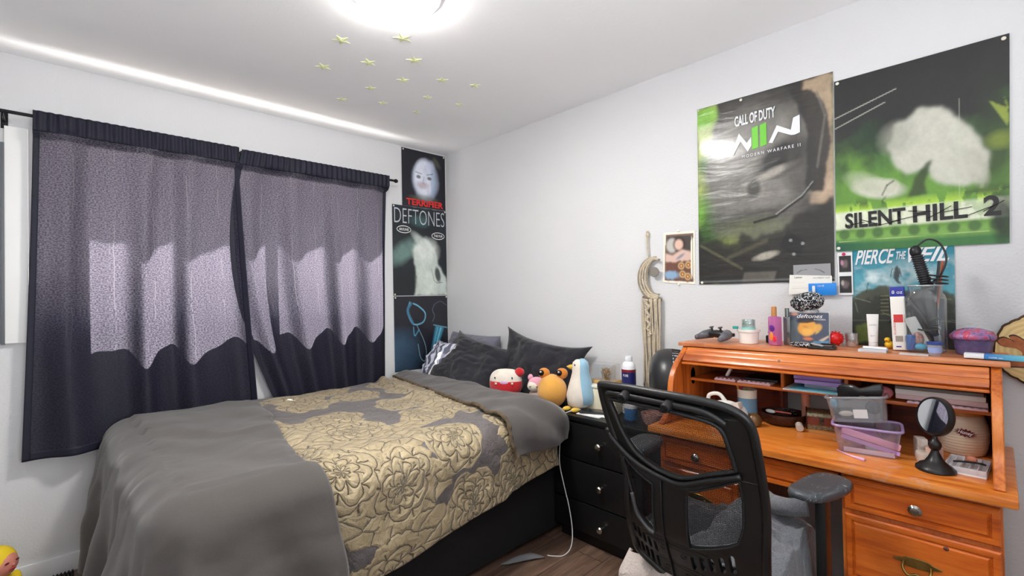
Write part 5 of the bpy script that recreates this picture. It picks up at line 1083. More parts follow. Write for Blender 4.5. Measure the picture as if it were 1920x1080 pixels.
G().lathe([(0.0,0.0195),(0.096,0.0195)],72,M=T(0,0,0,0,R(-90),0),sx=1.15,fn=bk,cap=False).obj('slice_face',slicemat(),t)
hm=mat('painted hare brown',(158,88,46),0.6,var=.25,vscale=60); ho=mat('painted outline',(60,30,18),0.6)
def hare(P,m,e,par): return G().prism(P,0,0.0008,T(-0.0205-e,0,0)@Matrix(((0,0,-1,0),(-1,0,0,0),(0,1,0,0),(0,0,0,1)))).obj('hare_painting' if m is hm else 'hare_outline',m,par)
body=[(p.x,p.y) for p in spline([(-0.075,-0.035),(-0.06,-0.012),(-0.03,-0.012),(-0.005,-0.02),(0.0,0.0),(-0.015,0.015),(-0.045,0.02),(-0.055,0.038),(-0.038,0.048),(-0.015,0.035),(-0.028,0.05),(-0.012,0.054),(0.02,0.03),(0.05,0.025),(0.06,0.0),(0.05,-0.04),(0.0,-0.045),(-0.05,-0.045)],4,True)]
sc_=[(x*1.07-0.0,y*1.09) for x,y in body]; body=[(x-0.035,y-0.01) for x,y in body]; sc_=[(x-0.035,y-0.01) for x,y in sc_]; hare(sc_,ho,0,t); hare(body,hm,0.0009,t)
# ---------------------------------------------------------------- things inside the desk
ZW=0.745; ZS=0.906
t=thing('pen_mug','tall cream and blue pot holding pens on the work surface','mug',(-0.235,-2.405,ZW),0)
G().lathe([(0.034,0),(0.036,0.003),(0.037,0.10),(0.038,0.128),(0.036,0.129),(0.034,0.12),(0.033,0.01),(0,0.008)],36).obj('pot',mat('cream glaze',(228,222,204),0.3),t); G().lathe([(0.0368,0.03),(0.0376,0.095)],36,cap=False).obj('blue_band',mat('blue grey glaze',(110,146,170),0.35),t)
for k,(dx,dy,c,lb) in enumerate(((-0.012,0.022,(206,120,50),'orange pencil'),(-0.010,0.012,(186,40,56),'dark red marker'),(-0.012,-0.002,(150,180,60),'lime green marker'))):
    tag(G().tube([(-0.235+dx*.5,-2.405+dy*.4,ZW+0.02),(-0.235+dx*1.4,-2.405+dy*1.6,ZW+0.148-0.008*k+(0.01 if k==0 else 0))],0.0055,8).obj('pen',mat('pen %d'%k,c,0.4)),lb+' standing in the cream and blue pot','pen','pens in the cream pot')
t=thing('handbag','white strap handbag partly hidden behind the office chair','bag',(-0.34,-2.36,ZW))
MHb=mat('white faux leather',(226,224,218),0.4)
G().ball((0,0,0.045),(0.045,0.085,0.048),28,fn=lambda p:1+0.05*nz(p.x*2,p.y*2,p.z*2)).obj('body',MHb,t,'all'); G().tube(spline([(0,0.075,0.06),(0,0.07,0.105),(0,0.03,0.115),(0,0.0,0.085),(0,-0.02,0.07)],6),0.008,10).obj('strap',MHb,t,'all')
G().box(-0.052,-0.012,-0.095,-0.03,0.06,0.085,0.003,M=T(0,0,-0.01,R(-18),0,0)).obj('flap',mat('ivory flap',(214,206,196),0.45),t)
t=thing('round_bottle','olive gold round bottle between the pot and the dark bowl','bottle',(-0.315,-2.455,ZW)); G().lathe([(0.018,0),(0.028,0.008),(0.030,0.025),(0.024,0.042),(0.012,0.05),(0,0.052)],24).obj('bottle',mat('olive gold',(112,84,50),0.3,.3),t)
t=thing('dark_bowl','dark brown wicker bowl full of bits on the work surface','bowl',(-0.195,-2.530,ZW))
G().lathe([(0.055,0),(0.072,0.010),(0.084,0.035),(0.085,0.046),(0.080,0.046),(0.066,0.018),(0,0.012)],48,fn=lambda a_,z:1+0.008*math.sin(a_*28+z*300)).obj('bowl',mat('dark wicker',(54,24,16),0.35,bump=.5,bscale=150),t)
tag(G().box(-0.02,0.02,-0.03,0.028,0,0.004,0.001,M=T(-0.20,-2.525,ZW+0.044,R(6),R(8),R(30))).obj('coral_note',mat('coral paper',(232,120,104),0.7)),'coral pink paper note in the dark bowl','note')
tag(G().ball((0,0,0),(0.010,0.022,0.008),14,M=T(-0.215,-2.487,ZW+0.046,0,0,R(-20))).obj('white_lip_balm',mat('white balm',(232,232,230),0.35)),'white lip balm stick lying in the dark bowl','lip balm')
g=G(); random.seed(5)
for k in range(26):
    a_=random.uniform(0,2*PI); r=random.uniform(0,0.024); g.ball((-0.178+r*math.cos(a_),-2.552+r*math.sin(a_),ZW+0.046+random.uniform(-.004,.006)),(0.0055,)*3,8)
tag(g.obj('bead_string',mat('shiny black bead',(18,14,14),0.12),None,'all'),'string of shiny black beads heaped in the dark bowl','beads')
tag(G().lathe([(0.0,0),(0.013,0.001),(0.013,0.03),(0.012,0.032),(0,0.032)],20,M=T(-0.288,-2.612,ZW+0.014,0,R(78),R(20))).obj('small_pot_lid',mat('clear frosted pot',(196,186,176),0.3)),'small frosted pot lying between dark bowl and chest','pot')
tag(G().lathe([(0.015,0),(0.0155,0.001),(0.0155,0.145),(0.012,0.147),(0,0.147)],24,M=T(-0.155,-2.600,ZW)).obj('pink_tube',mat('salmon pink cylinder',(216,150,126),0.4)),'upright salmon pink cylinder behind the little chest','cylinder')
t=thing('treasure_chest','little brown chest with silver mesh lid and metal clasp','chest',(-0.180,-2.658,ZW),R(14))
G().box(-0.030,0.030,-0.048,0.048,0,0.050,0.003).obj('body',mat('brown chest wood',(132,58,36),0.45),t)
lid=[(0.030*math.cos(R(k*15)),0.050+0.026*math.sin(R(k*15))) for k in range(13)]; MLd=mat('hammered tin',(130,122,96),0.35,.7,var=.5,vscale=150)
G().prism(lid,-0.048,0.048,Matrix(((1,0,0,0),(0,0,1,0),(0,1,0,0),(0,0,0,1)))).obj('lid',MLd,t); G().box(-0.0308,-0.030,-0.046,0.046,0.001,0.018,0).obj('tin_plate',MLd,t,False)
G().box(-0.034,-0.030,-0.007,0.007,0.022,0.050,0.002).lathe([(0.008,0),(0.008,0.004),(0,0.004)],16,M=T(-0.032,0,0.028,0,R(-90),0)).obj('clasp',mat('clasp metal',(80,74,60),0.3,.8),t)
for s in (-1,1): G().tube([(-0.031,s*0.049,0.0),(-0.031,s*0.049,0.05),(-0.022,s*0.049,0.070),(0,s*0.049,0.079),(0.02,s*0.049,0.072)],0.0025,6).obj('edge_trim',mat('dark trim',(56,24,18),0.4),t,'all')
# papers and cases on the shelf
tag(G().box(-0.282,-0.12,-2.600,-2.470+0.0,ZS,ZS+0.004,0.0).obj('pink_paper',mat('pink paper',(228,182,184),0.7),smooth=False),'pink paper lying on the shelf left of the divider','paper') if 0 else None
def wavy(name,lab,y0,y1,x0,c,h=0.016,cat='palette'):
    t=thing(name,lab,cat,(x0+0.03,(y0+y1)/2,ZS)); g=G(); g.box(-0.03,0.05,(y1-y0)/2,-(y1-y0)/2,0,h*0.55,0.001); g.obj('tray',mat('pale pink tray',(232,196,204),0.4),t)
    g=G(); n=max(3,int(abs(y1-y0)/0.016))
    for k in range(n): g.ball((-0.026,(y0-y1)/2-(k+.5)*(y0-y1)/n,h*0.55),(0.004,0.006,h*0.3),8)
    g.obj('beaded_edge',mat('pale pink bead',(240,206,214),0.35),t,'all'); return t
wavy('eyelash_tray','pink tray at the left of the pigeonhole shelf',-2.290,-2.375,-0.285,0); wavy('eyelash_tray','longer pink tray right of the first on the pigeonhole shelf',-2.385,-2.510,-0.285,0)
tag(G().box(-0.010,0.010,-0.005,0.005,0,0.035,0.002,M=T(-0.25,-2.330,ZS+0.018,R(28),0,0)).obj('white_usb_stick',mat('white stick',(236,236,230),0.4)),'small white stick leaning on the left pink tray','stick')
tag(G().box(-0.26,-0.10,-2.53,-2.40,ZS+0.012,ZS+0.020,0.002).obj('black_folder',mat('black folder',(26,24,26),0.35)),'thin black folder on the shelf over the pink trays','folder')
tag(G().box(-0.320,-0.15,-2.740,-2.565,ZS,ZS+0.005,0.001).obj('white_notebook',mat('white paper pad',(232,234,232),0.5)),'white notebook sticking out of the shelf right of the divider','notebook')
tag(G().box(-0.326,-0.16,-2.750,-2.590,ZS+0.0055,ZS+0.0095,0.001).obj('turquoise_folder',mat('turquoise plastic',(120,206,222),0.35)),'turquoise folder lying on the white notebook','folder')
tag(G().box(-0.290,-0.14,-2.735,-2.630,ZS+0.010,ZS+0.026,0.004).obj('clear_bead_box',clear('bead box plastic',(210,220,240),.15,.85,body=.35,bodycol=(190,204,226))),'clear divided box under the lilac cases on the shelf','box')
for k,(a0,a1,c) in enumerate(((-2.600,-2.752,(190,158,226)),(-2.596,-2.748,(170,140,214)))):
    tag(G().box(-0.300+0.006*k,-0.14,a1,a0,ZS+0.0265+k*0.0155,ZS+0.0265+k*0.0155+0.0145,0.003).obj('lilac_case',mat('lilac plastic %d'%k,c,0.35)),['lower lilac plastic case on the shelf','upper lilac plastic case on the shelf'][k],'case','lilac cases on the shelf')
# right pigeonhole: books
for k,(h0,h1,c,lb) in enumerate(((0.010,0.026,(226,196,196),'pinkish white book'),(0.0265,0.043,(232,228,224),'white book'),(0.0435,0.054,(120,116,112),'grey covered book'))):
    tag(G().box(-0.290-0.004*k,-0.10,-3.120+0.004*k,-2.900,ZS+h0,ZS+h1,0.002).obj('book',mat('book %d'%k,c,0.5)),['lowest of three books on the right shelf','middle white book on the right shelf','top grey covered book on the right shelf'][k],'book','books on the right shelf')
wavy('eyelash_tray','pale pink tray under the books on the right shelf',-2.93,-3.120,-0.300,0,h=0.011)
tag(G().ball((-0.27,-2.865,ZS+0.022),(0.02,0.028,0.021),16,fn=lambda p:1+.1*nz(p.x*3,p.y*3,p.z*3)).obj('pink_sponge',mat('dusty pink foam',(206,120,130),0.7)),'dusty pink sponge on the shelf beside the books','sponge')
# big clear bins
MBn=clear('bin plastic',(236,228,244),.10,.9,body=.16,bodycol=(226,214,238)); MBn2=clear('bin plastic lilac',(214,190,236),.12,.85,body=.45,bodycol=(206,180,232)); MBn3=clear('bin plastic milky',(236,238,240),.10,.9,body=.14,bodycol=(226,228,232))
def bin_(name,lab,loc,rz,sx,sy,h,m,rimm,tap=0.85,Mx=None):
    t=thing(name,lab,'storage bin',loc,rz); v=[];f=[];n=48
    prof=[(tap,0.0),(tap+0.01,0.004),(1.0,h),(1.0,h+0.001)]
    def rr_(s,z):
        out=[]
        for j in range(n):
            a_=2*PI*(j+.5)/n; e=8; k=(abs(math.cos(a_))**e+abs(math.sin(a_))**e)**(-1/e); out.append((sx*s*k*math.cos(a_),sy*s*k*math.sin(a_),z))
        return out
    for s,z in prof: v+=rr_(s,z)
    for i in range(len(prof)-1):
        for j in range(n): f.append((i*n+j,i*n+(j+1)%n,(i+1)*n+(j+1)%n,(i+1)*n+j))
    f.append(tuple(range(n-1,-1,-1))); o1=G().add([Mx@Vector(p) if Mx else p for p in v],f).obj('tub',m,t,40)
    rim=rr_(1.03,h); o2=G().tube([(Mx@Vector(p) if Mx else p) for p in rim],0.0045,6,True).obj('rim',rimm,t,'all'); return t
t=bin_('storage_bin','clear lilac bin full of craft things on the work surface','',0,1,1,1,None,None) if 0 else None
BX=T(-0.355,-2.832,ZW,0,0,R(10))
t=bin_('storage_bin','clear lilac rimmed bin full of pink things on the work surface',(-0.372,-2.832,ZW),R(8),0.072,0.090,0.088,MBn,MBn2)
def inb(name,lab,cat,g,m,loc=(-0.372,-2.832,ZW),rz=R(8),smooth=True):
    o=g.obj(name,m,None,smooth,loc=loc,rot=(0,0,rz)); return tag(o,lab,cat)
inb('pink_case','pink and lilac long case slanting inside the lower bin','case',G().box(-0.052,-0.040,-0.088,0.068,-0.010,0.010,0.003,M=T(0,0,0.055,R(13),0,0)),mat('baby pink plastic',(240,176,196),0.4))
inb('lilac_comb_case','lilac strip case under the pink one inside the lower bin','case',G().box(-0.054,-0.046,-0.086,0.07,-0.006,0.006,0.002,M=T(0,0,0.036,R(13),0,0)),mat('lilac strip plastic',(196,160,226),0.4))
inb('purple_pouch','dark purple pouch filling the middle of the lower bin','pouch',G().ball((-0.01,0.015,0.042),(0.040,0.052,0.034),22,fn=lambda p:1+.12*nz(p.x*2,p.y*2,p.z*2)),mat('deep purple satin',(110,56,104),0.3,var=.3,vscale=30),smooth='all')
inb('magenta_pouch','magenta pouch at the left corner of the lower bin','pouch',G().ball((-0.02,0.058,0.055),(0.022,0.014,0.022),14),mat('magenta cloth',(206,60,130),0.6),smooth='all')
inb('label_strip','white printed strip along the bottom of the lower bin','label',G().box(-0.058,-0.053,-0.070,0.062,0.004,0.018,0.001),mat('white strip',(240,234,226),0.5))
inb('teal_shell','pale teal round piece low inside the lower bin','craft piece',G().ball((-0.046,-0.012,0.026),(0.008,0.018,0.012),12),mat('pale teal',(130,176,170),0.4),smooth='all')
inb('red_bow','small pink red bow in the right bottom corner of the lower bin','bow',G().ball((-0.045,-0.062,0.018),(0.010,0.012,0.010),12),mat('hot pink',(220,60,120),0.5),smooth='all')
U=T(0,0,0,R(-7),R(4),0)
t=bin_('storage_bin','milky clear bin tilted on top of the lilac rimmed bin',(-0.358,-2.812,ZW+0.096),R(6),0.066,0.082,0.080,MBn3,MBn3,0.9,U)
inb('black_white_gloves','black and white striped piece inside the upper bin','gloves',G().ball((-0.052,-0.045,0.048),(0.009,0.022,0.022),16,M=U),mat('striped knit',(70,66,68),0.8,var=.9,vscale=70),(-0.358,-2.812,ZW+.096),R(6),'all')
p=inb('label_card','small printed price card in the upper bin','card',G().box(-0.0635,-0.061,-0.028,0.010,0.014,0.042,0.0,M=U),mat('card grey white',(206,200,196),0.6),(-0.358,-2.812,ZW+.096),R(6),False)
inb('hair_bundle','dark folded cloth with a pale blot inside the upper bin','cloth',G().ball((-0.030,0.030,0.025),(0.028,0.040,0.020),18,M=U),mat('charcoal satin',(66,70,70),0.4,var=.5,vscale=35),(-0.358,-2.812,ZW+.096),R(6),'all')
inb('peach_blot','pale peach piece inside the upper bin','craft piece',G().ball((-0.057,0.030,0.028),(0.004,0.022,0.009),14,M=U),mat('pale peach',(226,210,190),0.6),(-0.358,-2.812,ZW+.096),R(6),'all')
inb('blue_puff','light blue puff at the left of the upper bin','craft piece',G().ball((-0.045,0.062,0.060),(0.010,0.012,0.018),14,M=U),mat('light blue puff',(150,196,216),0.7),(-0.358,-2.812,ZW+.096),R(6),'all')
# sleep mask
t=thing('eye_mask','glossy black satin sleep mask draped over the upper bin','sleep mask',(-0.372,-2.818,ZW+0.190))
def msk(u,v):
    y=0.062-0.125*u; a_=2*PI*v; r=0.019+0.010*math.exp(-((u-.22)/.2)**2)-0.006*math.exp(-((u-.55)/.12)**2)
    return Vector((-0.012+0.010*math.cos(a_)*1.1-0.02*math.sin(u*3),y,0.004+r*math.sin(a_)*(1.0)*(1 if 0<u<1 else 0.2)+0.024*(u-.3)+0.003*nz(u*6,v*3)))
grid('padded_mask',40,20,msk,mat('black satin',(16,16,18),0.28),t)
G().tube(spline([(-0.02,-0.05,0.03),(-0.022,0.0,0.012),(-0.025,0.03,-0.01)],8),0.003,8).obj('elastic_band',mat('black elastic',(30,30,32),0.6),t,'all')
tag(G().tube([(-0.440,-2.760,ZW+0.003),(-0.475,-2.800,ZW+0.003),(-0.500,-2.845,ZW+0.004)],[0.002,0.003,0.006],8).obj('pink_brush',mat('pale lilac brush',(226,176,206),0.35),None,'all'),'slim pale pink brush lying before the lower bin','brush')
tag(G().tube(spline([(-0.30,-2.715,ZW+0.003),(-0.33,-2.735,ZW+0.003),(-0.335,-2.76,ZW+0.003)],4),0.0025,6).obj('hair_pin',mat('gold pin',(206,180,130),0.3,.6),None,'all'),'thin pale hair pin beside the little chest','hair pin')
# ginger vase, vanity mirror, boxes
t=thing('beehive_jar','ribbed cream honey jar with a tan lid and red lettering emblem','jar',(-0.185,-3.055,ZW))
prof=[(0.050,0.0)]; 
for k in range(40):
    z=0.003+k*0.0031; q=k/39; r=0.052+0.014*math.sin(PI*min(1,q*0.92+0.04))**0.8; prof.append((r+0.0012*math.sin(k*PI/1.5),z))
G().lathe(prof+[(0.050,0.128)],48).obj('body',mat('cream ribbed glaze',(226,206,180),0.3),t,60)
G().lathe([(0.051,0.126),(0.054,0.128),(0.054,0.140),(0.050,0.144),(0,0.145)],48).obj('lid',mat('tan lid',(214,156,84),0.4),t)
EM=basis((-0.068,0.012,0.070),(-0.1,-1,0),(0,0,1))
star=[]; 
for k in range(28): a_=2*PI*k/28; r=1.25 if k%2 else 0.82; star.append((0.022*r*math.cos(a_)+0.022,0.0105*r*math.sin(a_)+0.012))
em=G().prism(star,0,0.003,EM@T(0,0,-0.004,0,0,R(-8))).obj('emblem',mat('dark red emblem',(110,22,22),0.4),t); lettering('Honey',0.036,0.014,EM@T(0.005,0.004,0.0005,0,0,R(-8)),MWl,em,'emblem_text',shear=.3,off=.02,world=False)
t=thing('vanity_mirror','round black vanity mirror on a turned black stand at the desk edge','mirror',(-0.452,-3.008,ZW))
MBm=mat('dark bronze paint',(30,27,26),0.35,.3)
G().lathe([(0.044,0),(0.047,0.003),(0.046,0.010),(0.040,0.014),(0.038,0.018),(0.026,0.024),(0.016,0.040),(0.010,0.055),(0.009,0.060),(0.013,0.064),(0.016,0.074),(0.015,0.082),(0.009,0.090),(0.006,0.094),(0.006,0.104)],40).obj('stand',MBm,t,50)
MM=T(0,0.0,0.160,0,R(-72),R(0))
MM=Matrix.Translation((0,0,0.160))@Euler((0,0,R(138))).to_matrix().to_4x4()@Euler((0,R(80),0)).to_matrix().to_4x4()
rm=G().lathe([(0.050,0.0065),(0.055,0.0055),(0.057,0.0),(0.057,-0.010),(0.054,-0.013),(0.0,-0.013)],48,M=MM,cap=False,sy=0.98).obj('mirror_frame',MBm,t,50)
G().lathe([(0.0,0.0052),(0.0515,0.0052)],48,M=MM,cap=False).obj('mirror_glass',mat('mirror silver',(225,228,232),0.02,1.0),t)
G().tube([(0,0,0.100),(0.008,-0.004,0.106),(0.010,-0.006,0.115)],0.005,8).obj('neck',MBm,t,'all')
t=thing('jewellery_tray','clear compartment tray with beads at the right front of the desk','tray',(-0.385,-3.075,ZW),R(-4))
G().box(-0.065,0.065,-0.045,0.045,0,0.006,0.002).obj('base',mat('white tray plastic',(232,228,226),0.35),t)
g=G(); [g.box(-0.065,0.065,y-0.001,y+0.001,0.006,0.022) for y in (-0.044,-0.026,-0.008,0.010,0.028,0.044)]; g.box(-0.065,-0.063,-0.045,0.045,0.006,0.022).box(0.063,0.065,-0.045,0.045,0.006,0.022).obj('walls',clear('tray plastic',gl=.2,tint=.85,body=.5,bodycol=(232,230,236)),t,False)
tag(G().ball((-0.375,-3.082,ZW+0.030),(0.012,0.014,0.012),14).obj('peach_stone',mat('peach stone',(222,140,110),0.5),None,'all'),'round peach stone lying on the clear tray','stone')
tag(G().tube(spline([(-0.41,-3.045,ZW+0.026),(-0.40,-3.07,ZW+0.027),(-0.39,-3.10,ZW+0.026),(-0.40,-3.112,ZW+0.027)],5),0.003,8).obj('tweezers',mat('black tweezers',(26,24,24),0.4),None,'all'),'black tweezers lying across the clear tray','tweezers')
tag(G().box(-0.02,0.02,-0.013,0.013,0,0.062,0.001,M=T(-0.335,-2.965,ZW,0,0,R(20))).obj('printed_carton',mat('printed carton',(206,196,184),0.5,var=.25,vscale=70)),'small printed carton behind the vanity mirror','box')
tag(G().box(-0.018,0.018,-0.016,0.016,0,0.045,0.001,M=T(-0.365,-3.0,ZW,0,0,R(-15))).obj('peach_carton',mat('peach carton',(224,180,160),0.5)),'small peach carton beside the beehive jar','box')
tag(G().lathe([(0.018,0),(0.020,0.01),(0.020,0.026),(0.018,0.03),(0,0.031)],20,M=T(-0.375,-2.975,ZW)).obj('cream_pot',mat('cream pot',(228,214,196),0.4)),'low cream pot behind the foot of the vanity mirror','pot')
# ---------------------------------------------------------------- office chair
MCb=mat('black chair plastic',(20,20,21),0.36,bump=0.12,bscale=500); MCd=mat('dull black plastic',(28,28,29),0.5,bump=.2,bscale=400)
O=Vector((-1.124,-2.265,1.0)); cu_=Vector((0.04131941,-0.99855249,-0.03443284)); cv_=Vector((-0.28027532,-0.04466243,0.95888008)); cn=cu_.cross(cv_)   # points towards the viewer side or away
if cn.x>0: cn=-cn
MCH=Matrix(((cu_.x,cv_.x,cn.x,O.x),(cu_.y,cv_.y,cn.y,O.y),(cu_.z,cv_.z,cn.z,O.z),(0,0,0,1)))
def warp(p): return Vector((p.x,p.y,p.z+0.0*abs(p.x-0.25)-0.55*(p.x-0.255)**2+0.03*math.exp(-((p.y+0.42)/0.12)**2)))
t=thing('office_chair','black mesh backed office chair pulled up to the desk, seen from behind','chair',(-0.80,-2.47,0))
def sm(P,n=5): return [(p.x,p.y) for p in spline(P,n,True)]
outer_raw=[(-0.001,-0.004),(0.012,0.008),(0.08,0.019),(0.145,0.026),(0.261,0.029),(0.339,0.026),(0.392,0.018),(0.428,0.004),(0.451,-0.018),(0.462,-0.050),(0.468,-0.106),(0.474,-0.186),(0.479,-0.268),(0.479,-0.356),(0.474,-0.469),(0.457,-0.560),(0.40,-0.620),(0.245,-0.640),(0.171,-0.632),(0.12,-0.611),(0.075,-0.588),(0.058,-0.560),(0.061,-0.50),(0.066,-0.388),(0.066,-0.318),(0.056,-0.253),(0.040,-0.205),(0.022,-0.150),(0.006,-0.080)]
outer=[(0.25+(x-0.25)*0.955,-0.30+(y+0.30)*0.965) for x,y in outer_raw]
hole1=[(0.046,-0.046),(0.085,-0.036),(0.137,-0.030),(0.227,-0.027),(0.318,-0.034),(0.367,-0.046),(0.386,-0.068),(0.396,-0.110),(0.406,-0.165),(0.400,-0.176),(0.342,-0.199),(0.264,-0.232),(0.201,-0.230),(0.148,-0.214),(0.110,-0.190),(0.076,-0.139),(0.058,-0.090)]
holeR=[(0.275,-0.275),(0.30,-0.262),(0.36,-0.232),(0.405,-0.208),(0.415,-0.215),(0.420,-0.31),(0.409,-0.369),(0.391,-0.391),(0.335,-0.420),(0.280,-0.440),(0.273,-0.43),(0.271,-0.356)]
holeL=[(0.068,-0.229),(0.090,-0.246),(0.122,-0.265),(0.160,-0.281),(0.168,-0.290),(0.167,-0.345),(0.168,-0.425),(0.160,-0.434),(0.145,-0.428),(0.111,-0.392),(0.095,-0.341),(0.079,-0.293)]
slots=[]
SL=[(0.09,-0.443),(0.087,-0.48),(0.104,-0.452),(0.101,-0.497),(0.119,-0.467),(0.117,-0.507),(0.137,-0.473),(0.134,-0.517),(0.156,-0.479),(0.155,-0.522),(0.084,-0.511),(0.081,-0.556),(0.1,-0.518),(0.097,-0.564),(0.116,-0.526),(0.113,-0.575),(0.132,-0.533),(0.131,-0.584),(0.151,-0.546),(0.149,-0.590),(0.277,-0.479),(0.273,-0.535),(0.303,-0.468),(0.300,-0.521),(0.329,-0.458),(0.327,-0.511),(0.359,-0.441),(0.355,-0.501),(0.387,-0.424),(0.383,-0.486),(0.275,-0.556),(0.273,-0.600),(0.302,-0.545),(0.300,-0.596),(0.329,-0.536),(0.327,-0.59),(0.357,-0.522),(0.355,-0.58),(0.385,-0.506),(0.383,-0.565)]
for i in range(0,len(SL),2):
    (x0,y0),(x1,y1)=SL[i],SL[i+1]; w=0.0048 if x0<0.2 else 0.0062; xc=(x0+x1)/2
    slots.append([(xc-w,y1+w),(xc-w,y0-w),(xc-w*.6,y0),(xc+w*.6,y0),(xc+w,y0-w),(xc+w,y1+w),(xc+w*.6,y1),(xc-w*.6,y1)])
def dens(P,mx=0.012):
    out=[]
    for i in range(len(P)):
        a=Vector(P[i]);b=Vector(P[(i+1)%len(P)]); n=max(1,int((b-a).length/mx))
        for k in range(n): q=a+(b-a)*k/n; out.append((q.x,q.y))
    return out
plate('back_frame',dens(sm(outer)),[dens(sm(hole1,4)),dens(sm(holeR,3)),dens(sm(holeL,3))]+slots,0.016,MCH,MCb,t,0.003,warp,world=True)
def W3(p,z=0): return MCH@(warp(Vector((p[0],p[1],0)))+Vector((0,0,z)))
G().tube([W3(p,0.004) for p in sm(outer,5)],0.012,10,True).obj('outer_rim',MCb,t,'all',True)
G().tube([W3(p,0.010) for p in sm(hole1,5)],0.006,8,True).obj('mesh_opening_rim',MCd,t,'all',True)
for hh in (holeR,holeL): G().tube([W3(p,0.009) for p in sm(hh,4)],0.0035,8,True).obj('opening_rim',MCd,t,'all',True)
lum=[(0.020,-0.150),(0.026,-0.171),(0.072,-0.206),(0.127,-0.232),(0.2,-0.247),(0.263,-0.249),(0.341,-0.215),(0.42,-0.186)]
G().tube([W3(p,0.014) for p in spline(lum,6)],[0.009]*(7*6+1),10).obj('lumbar_bar',MCb,t,'all',True)
G().tube([W3((p.x,p.y),0.012) for p in spline([(0.095,-0.335),(0.112,-0.395),(0.145,-0.430),(0.166,-0.437)],6)],0.006,8).obj('lumbar_curve',mat('bright worn edge',(70,70,72),0.25),t,'all',True)
G().tube([W3((0.196,-0.245-k*0.06),0.010) for k in range(7)],0.003,6).obj('spine_seam',MCd,t,'all',True)
G().tube([W3((p.x,p.y),0.012) for p in spline([(0.044,-0.020),(0.137,-0.008),(0.261,-0.005),(0.345,-0.012),(0.395,-0.040)],6)],0.010,10).obj('top_ridge',MCb,t,'all',True)
MH_=MCH
for (x,y) in ((0.119,-0.004),(0.254,-0.004)):
    c=warp(Vector((x,y,0))); k=G().lathe([(0.0145,0),(0.0145,0.032),(0.012,0.037),(0.008,0.038),(0.007,0.033),(0,0.033)],20,M=MCH@Matrix.Translation((c.x,c.y,c.z+0.006))).obj('headrest_mount',mat('rubber black',(14,14,15),0.5),t,True,True)
for (x,y) in ((0.184,-0.486),(0.246,-0.49),(0.18,-0.573),(0.243,-0.578),(0.178,0.0),(0.342,-0.002)):
    c=warp(Vector((x,y,0))); r_=0.0085 if y<-.1 else 0.004; G().lathe([(r_,0),(r_,0.004),(r_*.6,0.003),(0,0.003)],16,M=MCH@Matrix.Translation((c.x,c.y,c.z+0.006))).obj('screw',mat('screw black',(44,44,46),0.35,.4),t,True,True)
# mesh: a fine see-through weave
m,tt,b=newmat('black chair mesh'); tt.n.remove(b); _M['black chair mesh']=m
uvc=tt.N('ShaderNodeUVMap').outputs[0]; vv=tt.N('ShaderNodeTexVoronoi',{'voronoi_dimensions':'2D','feature':'DISTANCE_TO_EDGE'},Vector=tt.N('ShaderNodeMapping',Vector=uvc,Scale=(300,230,1)).outputs[0],Scale=1.0,Randomness=0.35)
fac=tt.ramp(vv.outputs['Distance'],[(0.12,(0,0,0,1)),(0.26,(1,1,1,1))]); df=tt.N('ShaderNodeBsdfDiffuse',Color=srgb(34,34,36)); tr=tt.N('ShaderNodeBsdfTransparent')
fc=tt.math('MULTIPLY',fac,0.80); tt.l.new(tt.N('ShaderNodeMixShader',i0=fc,i1=df.outputs[0],i2=tr.outputs[0]).outputs[0],tt.n['Material Output'].inputs[0])
def meshpanel(nm,hole):
    xs=[p[0] for p in hole]; ys=[p[1] for p in hole]; x0,x1,y0,y1=min(xs)-.006,max(xs)+.006,min(ys)-.006,max(ys)+.006
    cu=bpy.data.curves.new('t','CURVE'); cu.dimensions='2D'; cu.fill_mode='BOTH'; sp=cu.splines.new('POLY'); P=dens(sm(hole,4),0.01); sp.points.add(len(P)-1)
    cxm=sum(xs)/len(xs); cym=sum(ys)/len(ys)
    for i,p in enumerate(P): sp.points[i].co=(cxm+(p[0]-cxm)*1.03,cym+(p[1]-cym)*1.03,0,1)
    sp.use_cyclic_u=True; co=bpy.data.objects.new('t',cu); COL.objects.link(co); me=bpy.data.meshes.new_from_object(co.evaluated_get(bpy.context.evaluated_depsgraph_get())); bpy.data.objects.remove(co)
    me.name=nm; l=me.uv_layers.new(name='UVMap') if not me.uv_layers else me.uv_layers[0]; l.name='UVMap'
    for lp in me.loops: l.data[lp.index].uv=me.vertices[lp.vertex_index].co[:2]
    for v_ in me.vertices: v_.co=MCH@(warp(v_.co.copy())+Vector((0,0,-0.012)))
    me.materials.clear(); return finish(bpy.data.objects.new(nm,me),m,t,False,True)
meshpanel('mesh_panel',hole1); meshpanel('mesh_panel',holeR); meshpanel('mesh_panel',holeL)
# seat, armrests, base
MFab=mat('black seat fabric',(34,34,36),0.9,bump=.3,bscale=400)
def rsq(w,d,n=40,e=4): return [((abs(math.cos(2*PI*k/n))**(2/e))*math.copysign(1,math.cos(2*PI*k/n))*w/2,(abs(math.sin(2*PI*k/n))**(2/e))*math.copysign(1,math.sin(2*PI*k/n))*d/2) for k in range(n)]
g=G(); v=[];f=[];n=40
for (s,z) in ((0.9,0.415),(1.0,0.430),(1.02,0.455),(0.98,0.480),(0.85,0.492),(0.4,0.488),(0.01,0.485)):
    for (x,y) in rsq(0.47*s,0.48*s): v.append((-0.72+x,-2.48+y,z))
for i in range(6):
    for j in range(n): f.append((i*n+j,i*n+(j+1)%n,(i+1)*n+(j+1)%n,(i+1)*n+j))
f.append(tuple(range(n-1,-1,-1))); f.append(tuple(6*n+j for j in range(n)))
G().add(v,f).obj('seat',MFab,t,'all',True)
